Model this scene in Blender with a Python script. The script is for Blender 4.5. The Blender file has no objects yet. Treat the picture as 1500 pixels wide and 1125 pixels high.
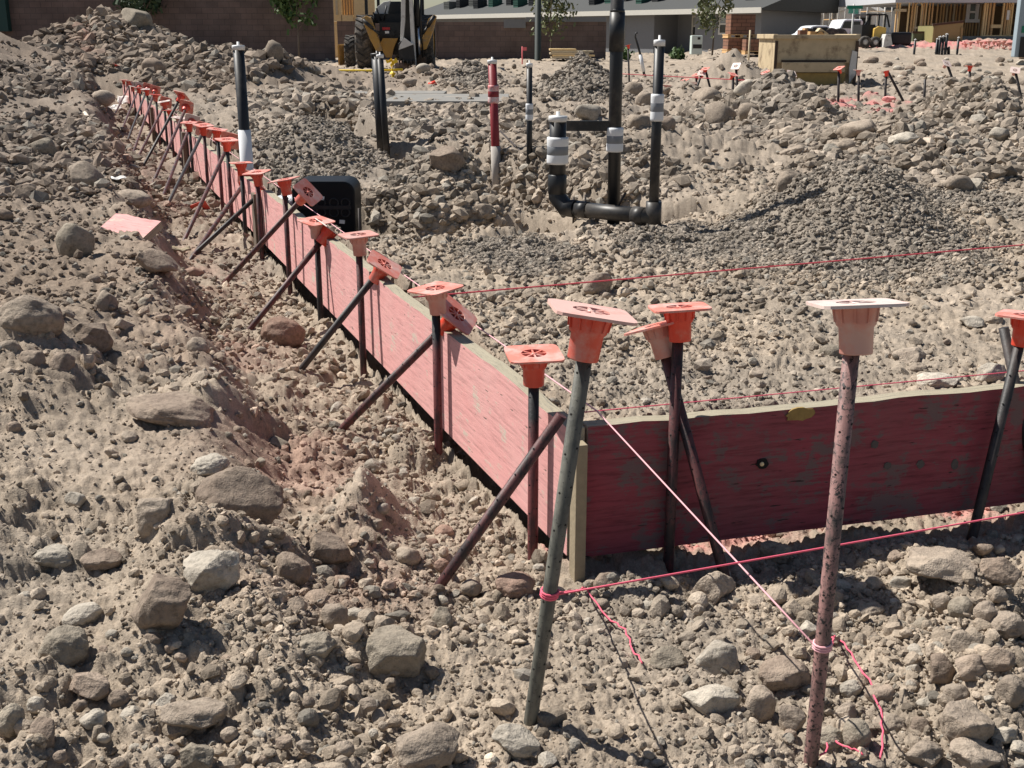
import bpy, bmesh, math, random
import numpy as np
from mathutils import Vector, Matrix, Quaternion

S = bpy.context.scene
COL = S.collection
R = math.radians
TH = R(16.8)
CT, ST = math.cos(TH), math.sin(TH)
HC = 1.10           # eye height above the corner of the formwork
F = 1700.0

# ------------------------------------------------------------------ measuring helpers
def ray(px, py):
    a = (px-750)/F; b = (562.5-py)/F
    return Vector((a, CT+b*ST, -ST+b*CT))
def atY(px, py, Y):
    r = ray(px, py); k = Y/r.y
    return Vector((r.x*k, Y, HC+r.z*k))
def atZ(px, py, z):
    r = ray(px, py); k = (z-HC)/r.z
    return Vector((r.x*k, r.y*k, z))
def depth(p):
    return p[1]*CT-(p[2]-HC)*ST
def xcol(px, Y, z):
    return (px-750)/F*(Y*CT+(HC-z)*ST)
def zrow(py, Y):
    b = (562.5-py)/F
    return HC+Y*(-ST+b*CT)/(CT+b*ST)

# ------------------------------------------------------------------ object helpers
WL = {}
def tag(o, label=None, cat=None, group=None, kind=None):
    if label: o['label'] = label
    if cat: o['category'] = cat
    if group: o['group'] = group
    if kind: o['kind'] = kind
    return o
def thing(name, label, cat, loc=(0, 0, 0), group=None):
    o = bpy.data.objects.new(name, None); COL.objects.link(o)
    o.empty_display_size = .1
    o.location = loc; WL[o.name] = Vector(loc)
    return tag(o, label, cat, group)

class MB:
    def __init__(s): s.v = []; s.f = []; s.m = []; s.s = []
    def add(s, vs, fs, mi=0, sm=False, M=None):
        n = len(s.v)
        for p in vs:
            p = Vector(p)
            s.v.append(M @ p if M is not None else p)
        for f in fs:
            s.f.append([i+n for i in f]); s.m.append(mi); s.s.append(sm)
        return s
    def box(s, lo, hi, mi=0, M=None):
        x0, y0, z0 = lo; x1, y1, z1 = hi
        vs = [(x0,y0,z0),(x1,y0,z0),(x1,y1,z0),(x0,y1,z0),(x0,y0,z1),(x1,y0,z1),(x1,y1,z1),(x0,y1,z1)]
        return s.add(vs, [(0,3,2,1),(4,5,6,7),(0,1,5,4),(1,2,6,5),(2,3,7,6),(3,0,4,7)], mi, False, M)
    def tube(s, pts, r, n=10, mi=0, caps=True, M=None, sm=True):
        pts = [Vector(p) for p in pts]
        rs = r if isinstance(r, (list, tuple)) else [r]*len(pts)
        vs = []; fs = []
        up = None
        for i, p in enumerate(pts):
            d = (pts[min(i+1, len(pts)-1)]-pts[max(i-1, 0)]).normalized()
            if up is None:
                up = d.orthogonal().normalized()
            up = (up-d*up.dot(d))
            up = up.normalized() if up.length > 1e-6 else d.orthogonal().normalized()
            w = d.cross(up)
            for k in range(n):
                a = 2*math.pi*k/n
                vs.append(p+(up*math.cos(a)+w*math.sin(a))*rs[i])
        for i in range(len(pts)-1):
            for k in range(n):
                fs.append((i*n+k, i*n+(k+1) % n, (i+1)*n+(k+1) % n, (i+1)*n+k))
        s.add(vs, fs, mi, sm, M)
        if caps:
            L = (len(pts)-1)*n
            s.add(vs[:n], [tuple(range(n))[::-1]], mi, False, M)
            s.add(vs[L:], [tuple(range(n))], mi, False, M)
        return s
    def lathe(s, prof, n=24, mi=0, M=None, sm=True):
        vs = []; fs = []
        for (r, z) in prof:
            for k in range(n):
                a = 2*math.pi*k/n
                vs.append((r*math.cos(a), r*math.sin(a), z))
        for i in range(len(prof)-1):
            for k in range(n):
                fs.append((i*n+k, i*n+(k+1) % n, (i+1)*n+(k+1) % n, (i+1)*n+k))
        return s.add(vs, fs, mi, sm, M)
    def prism(s, poly, y0, y1, mi=0, M=None):
        n = len(poly)
        vs = [(x, y0, z) for x, z in poly]+[(x, y1, z) for x, z in poly]
        fs = [tuple(range(n)), tuple(range(2*n-1, n-1, -1))]
        fs += [((k+1) % n, k, n+k, n+(k+1) % n) for k in range(n)]
        return s.add(vs, fs, mi, False, M)
    def build(s, name, mats, parent=None, bevel=0):
        me = bpy.data.meshes.new(name)
        off = WL.get(parent.name, Vector((0, 0, 0))) if parent is not None else Vector((0, 0, 0))
        me.from_pydata([tuple(p-off) for p in s.v], [], s.f)
        if not isinstance(mats, (list, tuple)): mats = [mats]
        for m in mats: me.materials.append(m)
        me.polygons.foreach_set('material_index', s.m)
        me.polygons.foreach_set('use_smooth', s.s)
        bm = bmesh.new(); bm.from_mesh(me)
        bmesh.ops.remove_doubles(bm, verts=bm.verts, dist=1e-6)
        bmesh.ops.recalc_face_normals(bm, faces=bm.faces)
        if bevel:
            es = [e for e in bm.edges if len(e.link_faces) == 2 and e.calc_face_angle(0) > .6]
            bmesh.ops.bevel(bm, geom=es, offset=bevel, segments=2, profile=.6, affect='EDGES')
        bm.to_mesh(me); bm.free()
        me.update()
        o = bpy.data.objects.new(name, me); COL.objects.link(o)
        if parent is not None:
            o.parent = parent; WL[o.name] = off
        else:
            WL[o.name] = Vector((0, 0, 0))
        return o

def copy_tree(src, loc):
    c = src.copy(); COL.objects.link(c); c.location = loc; WL[c.name] = Vector(loc)
    for ch in list(src.children):
        d = ch.copy(); COL.objects.link(d); d.parent = c
        for g in list(ch.children):
            e = g.copy(); COL.objects.link(e); e.parent = d
    return c

# ------------------------------------------------------------------ materials
def nt(name):
    m = bpy.data.materials.new(name); m.use_nodes = True
    t = m.node_tree
    b = t.nodes['Principled BSDF']
    return m, t, b
def N(t, typ, **kw):
    n = t.nodes.new(typ)
    for k, v in kw.items(): setattr(n, k, v)
    return n
def ramp(t, stops):
    r = N(t, 'ShaderNodeValToRGB')
    e = r.color_ramp.elements
    while len(e) < len(stops): e.new(.5)
    for i, (p, c) in enumerate(stops):
        e[i].position = p
        e[i].color = (*c, 1) if len(c) == 3 else c
    return r
def mixc(t, fac, a, b, bt='MIX'):
    n = N(t, 'ShaderNodeMix', data_type='RGBA', blend_type=bt)
    for sock, v in ((n.inputs[0], fac), (n.inputs[6], a), (n.inputs[7], b)):
        if hasattr(v, 'is_output'): t.links.new(v, sock)
        elif isinstance(v, (int, float)): sock.default_value = v
        else: sock.default_value = (*v, 1)
    return n.outputs[2]
def coords(t, scale=(1, 1, 1), kind='Object', rot=(0, 0, 0)):
    c = N(t, 'ShaderNodeTexCoord'); m = N(t, 'ShaderNodeMapping')
    m.inputs['Scale'].default_value = scale; m.inputs['Rotation'].default_value = rot
    t.links.new(c.outputs[kind], m.inputs['Vector'])
    return m.outputs['Vector']
def noise(t, vec, scale, detail=4, rough=.6):
    n = N(t, 'ShaderNodeTexNoise')
    n.inputs['Scale'].default_value = scale; n.inputs['Detail'].default_value = detail
    n.inputs['Roughness'].default_value = rough
    t.links.new(vec, n.inputs['Vector'])
    return n.outputs['Fac']
def bump(t, b, h, strength=.4, dist=.01):
    n = N(t, 'ShaderNodeBump')
    n.inputs['Strength'].default_value = strength; n.inputs['Distance'].default_value = dist
    t.links.new(h, n.inputs['Height']); t.links.new(n.outputs['Normal'], b.inputs['Normal'])
def simple(name, col, rough=.7, var=.25, scale=20, metal=0, bmp=.15, dist=.004, spec=.4, dirt=None, dirt_at=.6):
    """a plain surface with mottled tone, and optional dust blotches"""
    m, t, b = nt(name)
    v = coords(t)
    n1 = noise(t, v, scale, 5)
    c = mixc(t, n1, tuple(x*(1-var) for x in col), tuple(min(1, x*(1+var)) for x in col))
    if dirt is not None:
        n2 = noise(t, v, scale*.35, 6, .7)
        r = ramp(t, [(dirt_at-.06, (0, 0, 0)), (dirt_at+.1, (1, 1, 1))])
        t.links.new(n2, r.inputs[0])
        c = mixc(t, r.outputs[0], c, dirt)
    t.links.new(c, b.inputs['Base Color'])
    b.inputs['Roughness'].default_value = rough; b.inputs['Metallic'].default_value = metal
    b.inputs['Specular IOR Level'].default_value = spec
    if bmp: bump(t, b, noise(t, v, scale*3, 4), bmp, dist)
    return m

# ------------------------------------------------------------------ numpy noise
def h2(ix, iy, seed):
    x = (ix.astype(np.int64)*374761393+iy.astype(np.int64)*668265263+seed*1274126177) & 0xffffffff
    x = ((x ^ (x >> 13))*1274126177) & 0xffffffff
    x = ((x ^ (x >> 16))*2246822519) & 0xffffffff
    x = x ^ (x >> 15)
    return (x & 0xffffff)/float(0x1000000)
def gnoise(x, y, seed):
    ix = np.floor(x); iy = np.floor(y); fx = x-ix; fy = y-iy
    u = fx*fx*fx*(fx*(fx*6-15)+10); w = fy*fy*fy*(fy*(fy*6-15)+10)
    def g(dx, dy):
        a = h2(ix+dx, iy+dy, seed)*2*math.pi
        return np.cos(a)*(fx-dx)+np.sin(a)*(fy-dy)
    a = g(0, 0); b = g(1, 0); c = g(0, 1); d = g(1, 1)
    return ((a+(b-a)*u)*(1-w)+(c+(d-c)*u)*w)*1.5
def fbm(x, y, seed, octs=4, gain=.5):
    s = np.zeros_like(x); a = 1.; f = 1.
    for i in range(octs):
        s += a*gnoise(x*f, y*f, seed+i*17); a *= gain; f *= 2.03
    return s
def stones(x, y, cell, seed, dens=.8):
    """embedded half-buried stones: height in units of cell"""
    wx = gnoise(x/cell*1.7, y/cell*1.7, seed+31); wy = gnoise(x/cell*1.7+9.3, y/cell*1.7, seed+32)
    gx = x/cell+.22*wx; gy = y/cell+.22*wy; ix = np.floor(gx); iy = np.floor(gy)
    out = np.zeros_like(x)
    for dx in (-1, 0, 1):
        for dy in (-1, 0, 1):
            jx = ix+dx; jy = iy+dy
            px = jx+.15+.7*h2(jx, jy, seed); py = jy+.15+.7*h2(jx, jy, seed+1)
            q = h2(jx, jy, seed+2)
            r = .25+.38*h2(jx, jy, seed+3)
            an = h2(jx, jy, seed+4)*math.pi; el = .65+.5*h2(jx, jy, seed+5)
            ca = np.cos(an); sa = np.sin(an)
            ax = gx-px; ay = gy-py
            bx = (ax*ca+ay*sa)*el; by = (-ax*sa+ay*ca)/el
            d = np.sqrt(bx*bx+by*by)*.75+.25*np.maximum(np.abs(bx), np.abs(by))*1.25
            hgt = np.where(q < dens, np.minimum(np.sqrt(np.maximum(0, 1-(d/r)**2)), .55+.35*h2(jx, jy, seed+6))*r*.52, 0)
            out = np.maximum(out, hgt)
    return out
def sstep(a, b, x):
    t = np.clip((x-a)/(b-a), 0, 1)
    return t*t*(3-2*t)

# ------------------------------------------------------------------ the two lines of formwork
C = np.array((.115, 2.23))                 # corner of the formwork
D = np.array((-.349, .937)); D /= np.linalg.norm(D)    # along the long board, away from the camera
NL = np.array((-D[1], D[0]))               # out of the long board, to its trench side
E = np.array((.961, .276)); E /= np.linalg.norm(E)     # along the other board
NE = np.array((E[1], -E[0]))               # out of it, to the camera side
def st_of(x, y):
    dx = x-C[0]; dy = y-C[1]
    return dx*NL[0]+dy*NL[1], dx*D[0]+dy*D[1], -(dx*NE[0]+dy*NE[1])
def onL(t, s, z): return Vector((C[0]+D[0]*t+NL[0]*s, C[1]+D[1]*t+NL[1]*s, z))
def onE(u, s, z): return Vector((C[0]+E[0]*u+NE[0]*s, C[1]+E[1]*u+NE[1]*s, z))
def hitplane(px, py, nrm, s):
    """point of the pixel's ray on the vertical plane s metres out of a board"""
    r = ray(px, py)
    k = (s+C[0]*nrm[0]+C[1]*nrm[1])/(r.x*nrm[0]+r.y*nrm[1])
    return Vector((r.x*k, r.y*k, HC+r.z*k))

# ------------------------------------------------------------------ terrain
def macro0(x, y):
    s, t, w = st_of(x, y)
    Bn = .17+.23*sstep(-.6, 3, t)+.16*sstep(3, 9, t)+.42*sstep(8, 16, t)
    wob = .12*gnoise(t*1.3, s*.4, 5)
    leftz = Bn*(.6*sstep(.42+wob, .66+wob, s)+.4*sstep(.8, 2.6, s))+.05*np.clip(s-2.4, 0, 6)
    inside = .235-.1*sstep(12, 35, y)
    front = .03*sstep(.2, 1.2, s)
    b = sstep(.13, .26, w)               # 1 behind the short board
    tt = sstep(-.1, .05, t)
    lft = leftz*(.35+.65*sstep(-.9, .6, t))
    wd = .115+.11*sstep(.3, 1.6, t)
    rgt = inside*b*sstep(-wd*.68, -wd, s)-.30*sstep(-.006, -.02, s)*sstep(-wd, -wd*.7, s)*sstep(.02, .1, t)*(t < 19)*(w > .03)  # hidden ditch under the long board is added so its gap falls dark
    lft = lft-.035*np.exp(-((s-.12)/.14)**2)*sstep(-.05, .2, t)
    z = np.where(s > 0, lft, rgt)
    k = sstep(18.8, 20.4, t)*sstep(-6, -3, s)
    z = z*(1-k)+.42*k
    # right hand far ground rises slowly
    z = z+.75*sstep(26, 52, y)*sstep(.12, .26, x/np.maximum(y, 1))
    return z
MOUNDS = []
TR = []
def macro(x, y):
    z = macro0(x, y)
    for (mx, my, amp, rx, ry, rot, pw) in MOUNDS:
        ca, sa = math.cos(rot), math.sin(rot)
        ax = (x-mx)*ca+(y-my)*sa; ay = -(x-mx)*sa+(y-my)*ca
        q = np.sqrt((ax/rx)**2+(ay/ry)**2)
        z = z+amp*np.exp(-q**pw)
    for (pts, wd, dp) in TR:
        best = np.full_like(x, 9e9)
        for (p, q) in zip(pts[:-1], pts[1:]):
            vx, vy = q[0]-p[0], q[1]-p[1]; L2 = vx*vx+vy*vy
            k = np.clip(((x-p[0])*vx+(y-p[1])*vy)/L2, 0, 1)
            best = np.minimum(best, np.hypot(x-p[0]-vx*k, y-p[1]-vy*k))
        wb = wd*(1+.5*gnoise(x*1.7, y*1.7, 91))
        z = z-dp*(1-sstep(wb*.6, wb, best))*sstep(-.2, -.32, st_of(x, y)[0])
    return z
def mound(px, py, Y, rxp, ry, pw=1.6, rot=0):
    """a heap whose crest shows at the pixel; half width in pixels"""
    p = atY(px, py, Y)
    base = float(macro(np.array([p.x]), np.array([p.y]))[0])
    MOUNDS.append((p.x, p.y, p.z-base, rxp/F*Y, ry, rot, pw))
# far heap behind the end of the long board
mound(160, 22, 26, 120, 2.7, 1.7)
mound(325, 76, 22, 85, 2.0, 1.8)
mound(20, 66, 20, 90, 2.6)
mound(398, 82, 20, 50, 1.3, 2.2)
mound(440, 128, 18, 45, 1.6)
mound(445, 182, 8.6, 85, .9, 2.0)
mound(645, 230, 6.35, 82, .42, 2.8)
mound(930, 183, 8.7, 150, .8, 2.0)
mound(690, 160, 13.5, 110, 1.4)
mound(620, 100, 25, 45, 1.5)
mound(688, 91, 22, 38, 1.2)
mound(470, 96, 25, 50, 1.4)
mound(852, 84, 17, 48, 1.1, 1.25)
mound(1075, 70, 20, 48, 1.2, 1.5)
mound(1130, 117, 11.5, 60, .9)
mound(1440, 116, 10, 75, 1.0, 1.7)
mound(1010, 150, 13, 60, 1.0)
mound(1255, 240, 5.25, 118, .52, 2.2)
mound(1330, 182, 8.2, 120, .8)
mound(1050, 300, 5.9, 60, .45)
mound(1385, 392, 4.3, 45, .3)
# foreground lumps
mound(345, 700, 2.46, 75, .2)
mound(235, 850, 1.93, 60, .16)
mound(530, 700, 2.50, 40, .14)
mound(40, 470, 3.2, 80, .35)
mound(1420, 815, 2.11, 80, .16)
mound(1440, 960, 1.74, 70, .14)
mound(560, 122, 19.5, 55, .8)
mound(470, 112, 21, 45, 1.0)
mound(1190, 140, 10.5, 35, .6)
mound(1000, 118, 15.5, 40, .9)
TR.append(([atZ(425, 205, .25)[:2], atZ(560, 222, .2)[:2], atZ(690, 262, .15)[:2], atZ(800, 312, .15)[:2], atZ(960, 325, .15)[:2]], .44, .42))
TR.append(([(-.92, 5.6), (-.45, 5.45), (-.08, 5.55)], .40, .24))
TR.append(([atZ(505, 195, .25)[:2], atZ(480, 150, .25)[:2]], .4, .3))
FADE = 40.
def rough(x, y, m=0):
    """lumps, clods and embedded stones"""
    s, t, w = st_of(x, y)
    r = np.hypot(x, y)
    m1 = sstep(-.35, .45, fbm(x*.55, y*.55, 301, 3))       # rubble <-> bare patches
    bare = sstep(.0, .5, fbm(x*.9+7, y*.9, 331, 2))
    inner = ((s < 0) & (w > 0)).astype(float)
    flat = inner*sstep(.05, .2, w)*(1-sstep(.9, 1.6, w))*.9      # trodden strip behind the short board
    pad = np.exp(-(((x-.10)/.30)**2+((y-1.85)/.28)**2)**2)        # bare patch at the corner
    pad = np.maximum(pad, np.exp(-(((x+.80)/.2)**2+((y-1.87)/.16)**2)**2))
    pad = np.maximum(pad, .85*np.exp(-(((x+.95)/.5)**2+((y-2.62)/.3)**2)**2))
    k = (1-.7*flat)*(1-.8*pad)
    far = np.clip(r/6, .75, 2.4)
    smooth_far = 1-.75*sstep(24, 32, r)*sstep(-.02, .05, x/np.maximum(y, 1))*(1-sstep(40, 46, r))
    xn = x+.8*m; yn = y+.6*m
    z = .030*far*fbm(xn*1.7, yn*1.7, 11, 3)*k
    z += .013*fbm(xn*6.5, yn*6.5, 23, 4, .55)*(.5+.7*m1)*k
    z += .0026*fbm(xn*75, yn*75, 97, 2, .6)*(1-sstep(3.5, 6, r))
    z += .0055*fbm(xn*28, yn*28, 29, 3, .6)*(1-sstep(8, 14, r))
    z += .20*stones(xn, yn, .20, 41, .4)*(.35+.75*m1)*k*.85
    z += .085*stones(xn+.3, yn, .085, 51, .55)*(.3+.6*m1)*k*(1-sstep(24, 34, r))
    z += .035*fbm(xn*3.1, yn*3.1, 83, 3, .55)*sstep(7, 13, r)
    z += .036*stones(xn, yn+.2, .036, 61, .8)*(1-.5*bare*flat)*(1-.5*pad)*(1-sstep(9, 13, r))
    z += .016*stones(xn, yn, .016, 71, .85)*(1-.3*pad)*(1-sstep(3, 4.6, r))
    return z*smooth_far
def H(x, y):
    x = np.atleast_1d(np.asarray(x, float)); y = np.atleast_1d(np.asarray(y, float))
    m = macro(x, y)
    return m+rough(x, y, m)
def hz(x, y): return float(H(x, y)[0])
def hzm(x, y): return float(macro(np.array([float(x)]), np.array([float(y)]))[0])
_Y = np.concatenate([np.linspace(1.1, 6, 900), np.geomspace(6.005, 130, 1500)])
def hit(px, py, fine=False):
    """where the pixel's ray meets the ground"""
    r = ray(px, py)
    k = _Y/r.y
    X = r.x*k; Z = HC+r.z*k
    g = macro(X, _Y) if not fine else H(X, _Y)
    i = np.argmax(Z <= g)
    if Z[i] > g[i]: i = len(_Y)-1
    return Vector((X[i], _Y[i], g[i]))

# colour of the earth
TAN = np.array((.325, .268, .208)); GREY = np.array((.25, .217, .18)); CLAY = np.array((.25, .18, .135)); PINK = np.array((.62, .20, .20)); PALE = np.array((.42, .355, .29))
BROWN = np.array((.195, .150, .115))
def gcol(x, y):
    s, t, w = st_of(x, y)
    n1 = fbm(x*.8, y*.8, 401, 4); n2 = fbm(x*5, y*5, 431, 4, .6); n3 = fbm(x*22, y*22, 461, 3, .6)
    c = np.tile(TAN, (len(x), 1))
    def mixin(c, k, col): return c*(1-k[:, None])+col*k[:, None]
    c = mixin(c, .3*sstep(.1, .7, n1), PALE)
    c = mixin(c, .55*sstep(-.1, -.7, n1), GREY)
    left = sstep(.35, 1.0, s)*sstep(.2, 2.5, t)
    c = mixin(c, left*.8, BROWN)  # browner soil, deepened further to carry the bank's grazing light
    rr = np.hypot(x, y)
    c = mixin(c, .42*sstep(4.5, 9, rr)*(1-sstep(24, 30, rr)), np.array((.21, .18, .152)))
    c = mixin(c, .5*sstep(16, 19, rr)*(x < -1.5)*(1-sstep(30, 36, rr)), BROWN)
    cl = np.exp(-((s-.5)/.28)**2)*sstep(-.3, .4, t)*sstep(-.35, .35, fbm(x*2.2, y*2.2, 491, 3))
    c = mixin(c, .6*cl, CLAY)
    over = np.exp(-((s-.42)/.2)**2)*sstep(-.2, .2, t)*sstep(.0, .55, fbm(x*1.6, y*1.6, 511, 4)+.25*n3)
    c = mixin(c, .24*over, np.array((.36, .165, .135)))
    chalk = np.exp(-((w-.09)/.06)**2)*(s < 0)*sstep(-.45, .25, n2)
    c = mixin(c, .62*chalk, PINK)
    for (gx, gy, gr) in GRAV:
        q = np.hypot((x-gx)/gr[0], (y-gy)/gr[1])
        c = mixin(c, .85*(1-sstep(.7, 1.25, q+.25*n2)), GREY*.92)
    for (gx, gy, gr) in PAINT:
        q = np.hypot((x-gx)/gr[0], (y-gy)/gr[1])
        c = mixin(c, .6*(1-sstep(.5, 1.1, q+.6*n2)), PINK)
    v = 1+.16*n2+.14*n3
    return np.clip(c*v[:, None], .02, .9)
GRAV = []; PAINT = []; RUBZ = []
def rubble_zone(px, py, rxp, ry):
    p = hit(px, py); RUBZ.append((p.x, p.y, (rxp/F*p.y, ry)))
def gravel_zone(px, py, rxp, ry):
    p = hit(px, py); GRAV.append((p.x, p.y, (rxp/F*p.y, ry)))
for q in ((1430, 165, 110, 1.3), (1320, 200, 130, 1.1), (160, 70, 140, 2.6), (330, 110, 110, 2.2), (50, 120, 90, 2.5), (60, 200, 100, 2.2), (1030, 190, 100, 1.2), (470, 150, 90, 2.), (690, 180, 110, 1.5), (1180, 160, 80, 1.0), (170, 240, 120, 1.6), (770, 262, 80, .7), (640, 245, 90, .7), (900, 260, 100, .8)): rubble_zone(*q)
gravel_zone(1240, 315, 190, .75)
gravel_zone(1000, 355, 110, .45)
gravel_zone(1430, 300, 90, .6)
gravel_zone(850, 115, 70, 1.6)
gravel_zone(450, 225, 95, 1.2)
gravel_zone(1140, 135, 50, .8)
gravel_zone(760, 375, 90, .35)
gravel_zone(690, 110, 40, 1.5)
for (px, py, Y, rxp, ry) in ((1340, 142, 13.5, 75, .6), (1150, 126, 16, 150, .35), (1240, 127, 15, 120, .3), (1340, 72, 44, 130, 2.5), (1440, 72, 46, 90, 2.5)):
    p = atY(px, py, Y); PAINT.append((p.x, p.y, (rxp/F*Y, ry)))

def ground_mat(name, island=False):
    m, t, b = nt(name)
    a = N(t, 'ShaderNodeAttribute', attribute_name='earth')
    v = coords(t)
    n1 = noise(t, v, 45, 6, .7); n2 = noise(t, v, 260, 3, .6)
    r1 = ramp(t, [(.3, (.74, .72, .70)), (.5, (1, 1, 1)), (.72, (1.24, 1.22, 1.2))])
    t.links.new(n1, r1.inputs[0])
    c = mixc(t, 1., a.outputs['Color'], r1.outputs[0], 'MULTIPLY')
    r2 = ramp(t, [(.3, (.8, .8, .8)), (.7, (1.2, 1.2, 1.2))])
    t.links.new(n2, r2.inputs[0])
    c = mixc(t, 1., c, r2.outputs[0], 'MULTIPLY')
    t.links.new(c, b.inputs['Base Color'])
    b.inputs['Roughness'].default_value = .95
    b.inputs['Specular IOR Level'].default_value = .15
    ad = N(t, 'ShaderNodeMath', operation='ADD')
    t.links.new(noise(t, v, 120, 6, .75), ad.inputs[0]); t.links.new(n2, ad.inputs[1])
    bump(t, b, ad.outputs[0], .55, .006)
    return m
M_GROUND = ground_mat('dry_earth')
M_PEB = ground_mat('gravel_stone')

def np_mesh(name, V, Fq, mat, attr=None, smooth=True):
    """mesh from numpy arrays (faces all of one size)"""
    me = bpy.data.meshes.new(name)
    k = Fq.shape[1]
    me.vertices.add(len(V)); me.vertices.foreach_set('co', V.astype(np.float32).ravel())
    me.loops.add(Fq.size); me.loops.foreach_set('vertex_index', Fq.astype(np.int32).ravel())
    me.polygons.add(len(Fq))
    me.polygons.foreach_set('loop_start', np.arange(0, Fq.size, k, dtype=np.int32))
    me.update(calc_edges=True)
    me.polygons.foreach_set('use_smooth', np.full(len(Fq), smooth))
    if attr is not None:
        at = me.attributes.new('earth', 'FLOAT_COLOR', 'POINT')
        at.data.foreach_set('color', np.concatenate([attr, np.ones((len(attr), 1))], 1).astype(np.float32).ravel())
    me.materials.append(mat)
    o = bpy.data.objects.new(name, me); COL.objects.link(o)
    return o

def build_ground():
    rs = [.35]
    while rs[-1] < 700:
        r = rs[-1]
        if r < 1.2: st = .03
        else: st = min(.06 if r > 60 else .016, .0026*(1+r/5.5))
        rs.append(r*(1+st))
    rs = np.array(rs)
    th = np.concatenate([np.linspace(-95, -29, 40)[:-1], np.linspace(-29, 29, 930), np.linspace(29, 95, 40)[1:]])
    th = np.radians(th)
    RR, TT = np.meshgrid(rs, th, indexing='ij')
    x = (RR*np.sin(TT)).ravel(); y = (RR*np.cos(TT)).ravel()
    z = H(x, y)
    c = gcol(x, y)
    n, m = len(rs), len(th)
    i = np.arange(n-1)[:, None]*m+np.arange(m-1)[None, :]
    Fq = np.stack([i, i+1, i+m+1, i+m], -1).reshape(-1, 4)
    o = np_mesh('ground', np.stack([x, y, z], 1), Fq[:, ::-1], M_GROUND, c)
    tag(o, kind='structure')
    return o
build_ground()

# ------------------------------------------------------------------ stones
def ico(sub):
    bm = bmesh.new(); bmesh.ops.create_icosphere(bm, subdivisions=sub, radius=1)
    V = np.array([v.co[:] for v in bm.verts]); Fa = np.array([[v.index for v in f.verts] for f in bm.faces])
    bm.free(); return V, Fa
ICO = {k: ico(k) for k in (1, 2, 3, 4, 5)}
def n3(V, f, seed):
    return (gnoise(V[:, 0]*f+seed*.37, V[:, 1]*f+V[:, 2]*f*.71, seed)+gnoise(V[:, 1]*f-V[:, 0]*f*.43, V[:, 2]*f+seed*.21, seed+7))*.5
def stone_shape(sub, seed, ang=.5, lump=.16):
    """unit stone: a rounded body cut by random planes, then weathered"""
    rg = np.random.RandomState(seed)
    V, Fa = ICO[sub]
    V = V.copy()
    npl = 8+int(10*ang)
    for i in range(npl):
        n = rg.normal(size=3); n /= np.linalg.norm(n)
        d = rg.uniform(.52, .92) if ang > .5 else (rg.uniform(.6, .95) if ang > .3 else rg.uniform(.78, 1.0))
        k = V@n
        over = np.maximum(0, k-d)
        V -= n[None, :]*(over*min(.97, .62+.45*ang))[:, None]
    V *= (1+lump*n3(V, 1.3, seed))[:, None]
    if sub >= 3:
        V *= (1+lump*.45*n3(V, 3.1, seed+3))[:, None]
    if sub >= 4:
        V *= (1+.035*n3(V, 8, seed+5)+.018*n3(V, 17, seed+9))[:, None]
    V -= (V.max(0)+V.min(0))/2
    V /= (V.max(0)-V.min(0))/2
    return V, Fa
def rot_rand(rg, n, tilt=.5):
    a = rg.uniform(0, 2*np.pi, n); b = rg.normal(0, tilt, n); c = rg.normal(0, tilt, n)
    ca, sa, cb, sb, cc, sc = np.cos(a), np.sin(a), np.cos(b), np.sin(b), np.cos(c), np.sin(c)
    M = np.zeros((n, 3, 3))
    M[:, 0, 0] = ca*cb; M[:, 0, 1] = ca*sb*sc-sa*cc; M[:, 0, 2] = ca*sb*cc+sa*sc
    M[:, 1, 0] = sa*cb; M[:, 1, 1] = sa*sb*sc+ca*cc; M[:, 1, 2] = sa*sb*cc-ca*sc
    M[:, 2, 0] = -sb; M[:, 2, 1] = cb*sc; M[:, 2, 2] = cb*cc
    return M
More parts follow.
